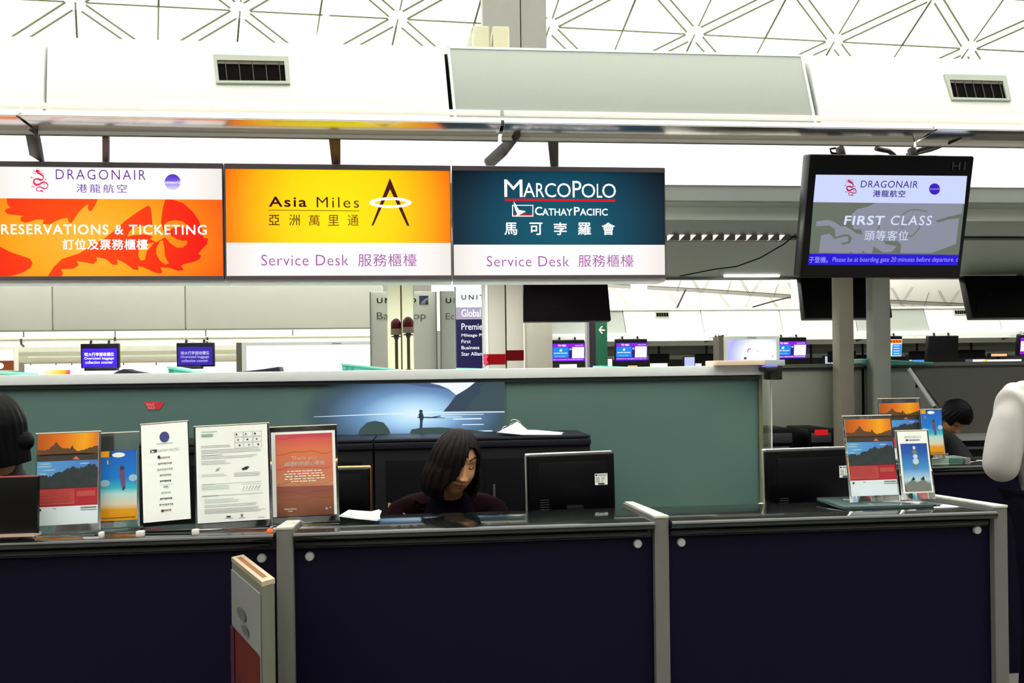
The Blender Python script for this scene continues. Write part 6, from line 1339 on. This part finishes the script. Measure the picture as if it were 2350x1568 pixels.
tw, Mw, Jw, cl = person('seated woman with chin-length dark red-brown hair, looking down, in dark burgundy', hc, R3, jt, hs=.95, ears=.004)
BURG = mat('jacket_burgundy', (18, 4, 9), .9, var=.35, scale=14, spec=.04); NAVYC = mat('jacket_navy', (20, 16, 40), .75, var=.2)
cl('jacket', ARMS, ARMB, {'*': .020, 'neck0': .012, 'wrL': .014, 'wrR': .014}, BURG, 'pelvis')
cl('trousers', LEGS, LEGB, .016, NAVYC, 'pelvis')
# collar and scarf
b = MB(); n0 = Jw['neck0'][0]; b.lathe((n0.x, n0.y - .005, n0.z), [(.098, -.035), (.088, -.005), (.072, .032), (.066, .048)], 28); b.build('collar', mat('collar_navy', (9, 4, 14), .9, var=.2, spec=.04), tw)
shoes(Jw, tw, BLACK, V(0, -1, 0))
def bob(ph, v):
    # ph: 0 front; v: 0 crown .. 1 hem.  local x = sin, y = -cos
    sx, cy = math.sin(ph), math.cos(ph); sd = (ph + math.pi) % (2 * math.pi) - math.pi          # -pi..pi, 0 = face
    if v < .5:
        th = v / .5 * math.pi / 2; r = math.sin(th); z = .134 * math.cos(th); x, y = .087 * r * sx, -.106 * r * cy
    else:
        k = (v - .5) / .5; back = max(0, -cy); z = -k * (.122 - .01 * back); w = 1 + .10 * math.sin(k * math.pi * .75) - .26 * max(0, k - .7); x, y = .087 * w * sx, -.106 * w * cy + .010 * k
    if sd < -.5: x *= 1 + .20 * min(1, (-sd - .5) * 2) * min(1, v * 1.6)
    def ip(z_, pts):
        for (a, p), (b_, q) in zip(pts, pts[1:]):
            if a >= z_ >= b_: return p + (q - p) * (a - z_) / max(a - b_, 1e-6)
        return pts[-1][1]
    sl = ip(z, [(.080, .12), (.055, -.02), (.02, -.14), (-.02, -.30), (-.055, -.54), (-.09, -.66), (-.14, -.58)]); sr = ip(z, [(.080, .40), (.062, .62), (.03, .80), (-.03, .88), (-.09, .82), (-.14, .62)])
    op = z < .080 and sl < sd < sr
    return (x, y, z), not op
shell_hair('hair', Mw, HAIRR, tw, bob, thick=.009, nu=140, nv=90)
office_chair('dark red office chair under the seated woman', V(cxw, ys + .24, 0))
b = MB(); p0 = P(1064, 1176, 2.955)
b = MB(); q_ = [V(cxw - .02, ys - .46, .7365), V(cxw + .20, ys - .46, .7365), V(cxw + .20, ys - .30, .7365), V(cxw - .02, ys - .30, .7365)]; b.prism(q_, (0, 0, .002)); tag(b.build('form_sheet', PAPER), 'white form sheet on the worktop under the seated woman', 'paper')

# ---- woman cut off at the left edge
hc = P(-22, 985, 3.1)
R3 = Matrix.Rotation(math.radians(52), 3, 'Z') @ Matrix.Rotation(math.radians(4), 3, 'X')
R3 = Matrix.Rotation(math.radians(-70), 3, 'Z') @ Matrix.Rotation(math.radians(10), 3, 'X')
cx_ = hc.x - .01; ys = 3.24; dz_ = hc.z - .02
jt = dict(pelvis=V(cx_, ys + .12, .60), waist=V(cx_, ys + .10, .80), chest=V(cx_, ys + .04, hc.z - .34), neck=V(cx_ + .005, ys - .06, hc.z - .19),
          shL=V(cx_ + .165, ys + .02, hc.z - .27), elL=V(cx_ + .23, ys - .04, .80), wrL=V(cx_ + .08, ys - .26, .80), shR=V(cx_ - .165, ys + .02, hc.z - .27), elR=V(cx_ - .24, ys - .04, .80), wrR=V(cx_ - .10, ys - .26, .80),
          hipL=V(cx_ + .10, ys + .10, .56), knL=V(cx_ + .12, ys - .26, .55), anL=V(cx_ + .12, ys - .24, .085), hipR=V(cx_ - .10, ys + .10, .56), knR=V(cx_ - .12, ys - .26, .55), anR=V(cx_ - .12, ys - .24, .085))
tl, Ml, Jl, cl = person('dark-haired person in dark maroon cut off by the left picture edge', hc, R3, jt, ears=.005)
cl('jacket', ARMS, ARMB, {'*': .020, 'neck0': .012, 'wrL': .012, 'wrR': .012}, mat('jacket_maroon', (22, 5, 9), .75, var=.25, scale=14), 'pelvis'); cl('trousers', LEGS, LEGB, .016, NAVYC, 'pelvis'); shoes(Jl, tl, BLACK, V(0, -1, 0))
def bun(ph, v):
    sx, cy = math.sin(ph), math.cos(ph); sd = (ph + math.pi) % (2 * math.pi) - math.pi
    if v < .5: th = v / .5 * math.pi / 2; r = math.sin(th); z = .134 * math.cos(th); x, y = .09 * r * sx, -.110 * r * cy
    else:
        k = (v - .5) / .5; z = -k * .135; x, y = .09 * (1 - .16 * k) * sx, -.110 * (1 - .12 * k) * cy
    op = v > .30 and abs(sd) < .62 + .35 * max(0, v - .5)
    return (x, y, z), not op
shell_hair('hair', Ml, HAIRB, tl, bun, seed=3)
b = MB(); c = Ml @ V(0, .066, -.060)
b.lathe((c.x, c.y, c.z - .045), [(.005, 0), (.035, .006), (.055, .03), (.058, .05), (.048, .075), (.02, .09), (.004, .093)], 24); b.build('hair_bun', HAIRB, tl)
b = MB(); n0 = Jl['neck0'][0]; b.lathe((n0.x, n0.y, n0.z), [(.10, -.04), (.085, .0), (.068, .04), (.064, .075)], 24); b.build('collar', mat('jacket_maroon', (22, 5, 9), .75, var=.25, scale=14), tl)
office_chair('dark office chair under the person cut off at the left edge', V(cx_, ys + .2, 0))

# ---- man bending over at the rear desk
hc = P(2190, 957, 5.0)
R3 = Matrix.Rotation(math.radians(12), 3, 'Z') @ Matrix.Rotation(math.radians(52), 3, 'X') @ Matrix.Rotation(math.radians(-4), 3, 'Y')
cx_ = hc.x - .02; ys = 5.33; hz = hc.z
jt = dict(pelvis=V(cx_, ys + .28, .88), waist=V(cx_, ys + .18, 1.0), chest=V(cx_, ys + .0, hz - .13), neck=V(cx_, ys - .16, hz - .09),
          shL=V(cx_ + .17, ys - .04, hz - .18), elL=V(cx_ + .22, ys - .16, .84), wrL=V(cx_ + .10, ys - .38, .80), shR=V(cx_ - .17, ys - .04, hz - .18), elR=V(cx_ - .22, ys - .16, .84), wrR=V(cx_ - .10, ys - .38, .80),
          hipL=V(cx_ + .10, ys + .28, .84), knL=V(cx_ + .11, ys + .20, .46), anL=V(cx_ + .11, ys + .28, .085), hipR=V(cx_ - .10, ys + .28, .84), knR=V(cx_ - .11, ys + .20, .46), anR=V(cx_ - .11, ys + .28, .085))
tb, Mb, Jb, cl = person('short black-haired person bending low over the rear desk, dark clothes', hc, R3, jt, hs=.93)
cl('jacket', ARMS, ARMB, {'*': .02, 'neck0': .012}, mat('jacket_charcoal', (30, 28, 34), .8, var=.2), 'pelvis'); cl('trousers', LEGS, LEGB, .018, NAVYC, 'pelvis'); shoes(Jb, tb, BLACK, V(0, -1, 0))
def short(ph, v):
    sx, cy = math.sin(ph), math.cos(ph); sd = abs((ph + math.pi) % (2 * math.pi) - math.pi)
    th = v * math.pi * .62; r = math.sin(th); z = .138 * math.cos(th) ; x, y = .093 * r * sx, -.112 * r * cy
    op = (v > .60 and sd < .85) or (v > .80 and sd < 1.5)
    return (x, y, z), not op
shell_hair('hair', Mb, HAIRB, tb, short, seed=5)

# ---- man in a white shirt at the right edge, seen from behind
cx_ = P(2425, 900, 3.25).x; ys = 3.25; sz = P(2300, 905, 3.25).z
hc = V(cx_ + .07, ys - .10, sz + .20)
R3 = Matrix.Rotation(math.radians(200), 3, 'Z') @ Matrix.Rotation(math.radians(30), 3, 'X')
jt = dict(pelvis=V(cx_, ys, .92), waist=V(cx_, ys, 1.08), chest=V(cx_, ys + .03, sz - .12), neck=V(cx_ + .02, ys + .03, sz + .045),
          shL=V(cx_ - .175, ys + .02, sz - .025), elL=V(cx_ - .215, ys + .05, sz - .32), wrL=V(cx_ - .02, ys + .28, sz - .27), shR=V(cx_ + .175, ys + .02, sz - .025), elR=V(cx_ + .235, ys + .05, sz - .29), wrR=V(cx_ + .04, ys + .28, sz - .27),
          hipL=V(cx_ - .085, ys, .88), knL=V(cx_ - .09, ys - .01, .48), anL=V(cx_ - .11, ys + .02, .085), hipR=V(cx_ + .085, ys, .88), knR=V(cx_ + .10, ys - .01, .48), anR=V(cx_ + .11, ys + .02, .085), foot=V(0, .14, -.045), palm=V(0, 0, -1))
ts, Ms, Js, cl = person('person in a white shirt and dark trousers standing at the right picture edge', hc, R3, jt)
SHIRT = mat('shirt_white', (196, 191, 186), .75, var=.05, scale=5, bump=.25)
o = cl('shirt', ARMS, ARMB, {'*': .030, 'pelvis': .035, 'neck0': .010, 'shL': .022, 'elL': .034, 'wrL': .018, 'elR': .034}, SHIRT, 'pelvis', extra={'pelvis': (jt['pelvis'] - V(0, 0, .03), (.165, .135))}, folds=.006)
o = cl('trousers', LEGS, LEGB, .014, mat('trousers_navy', (9, 8, 22), .9, var=.15, spec=.05), 'pelvis'); shoes(Js, ts, BLACK, V(0, 1, 0))
shell_hair('hair', Ms, HAIRB, ts, short, seed=8)
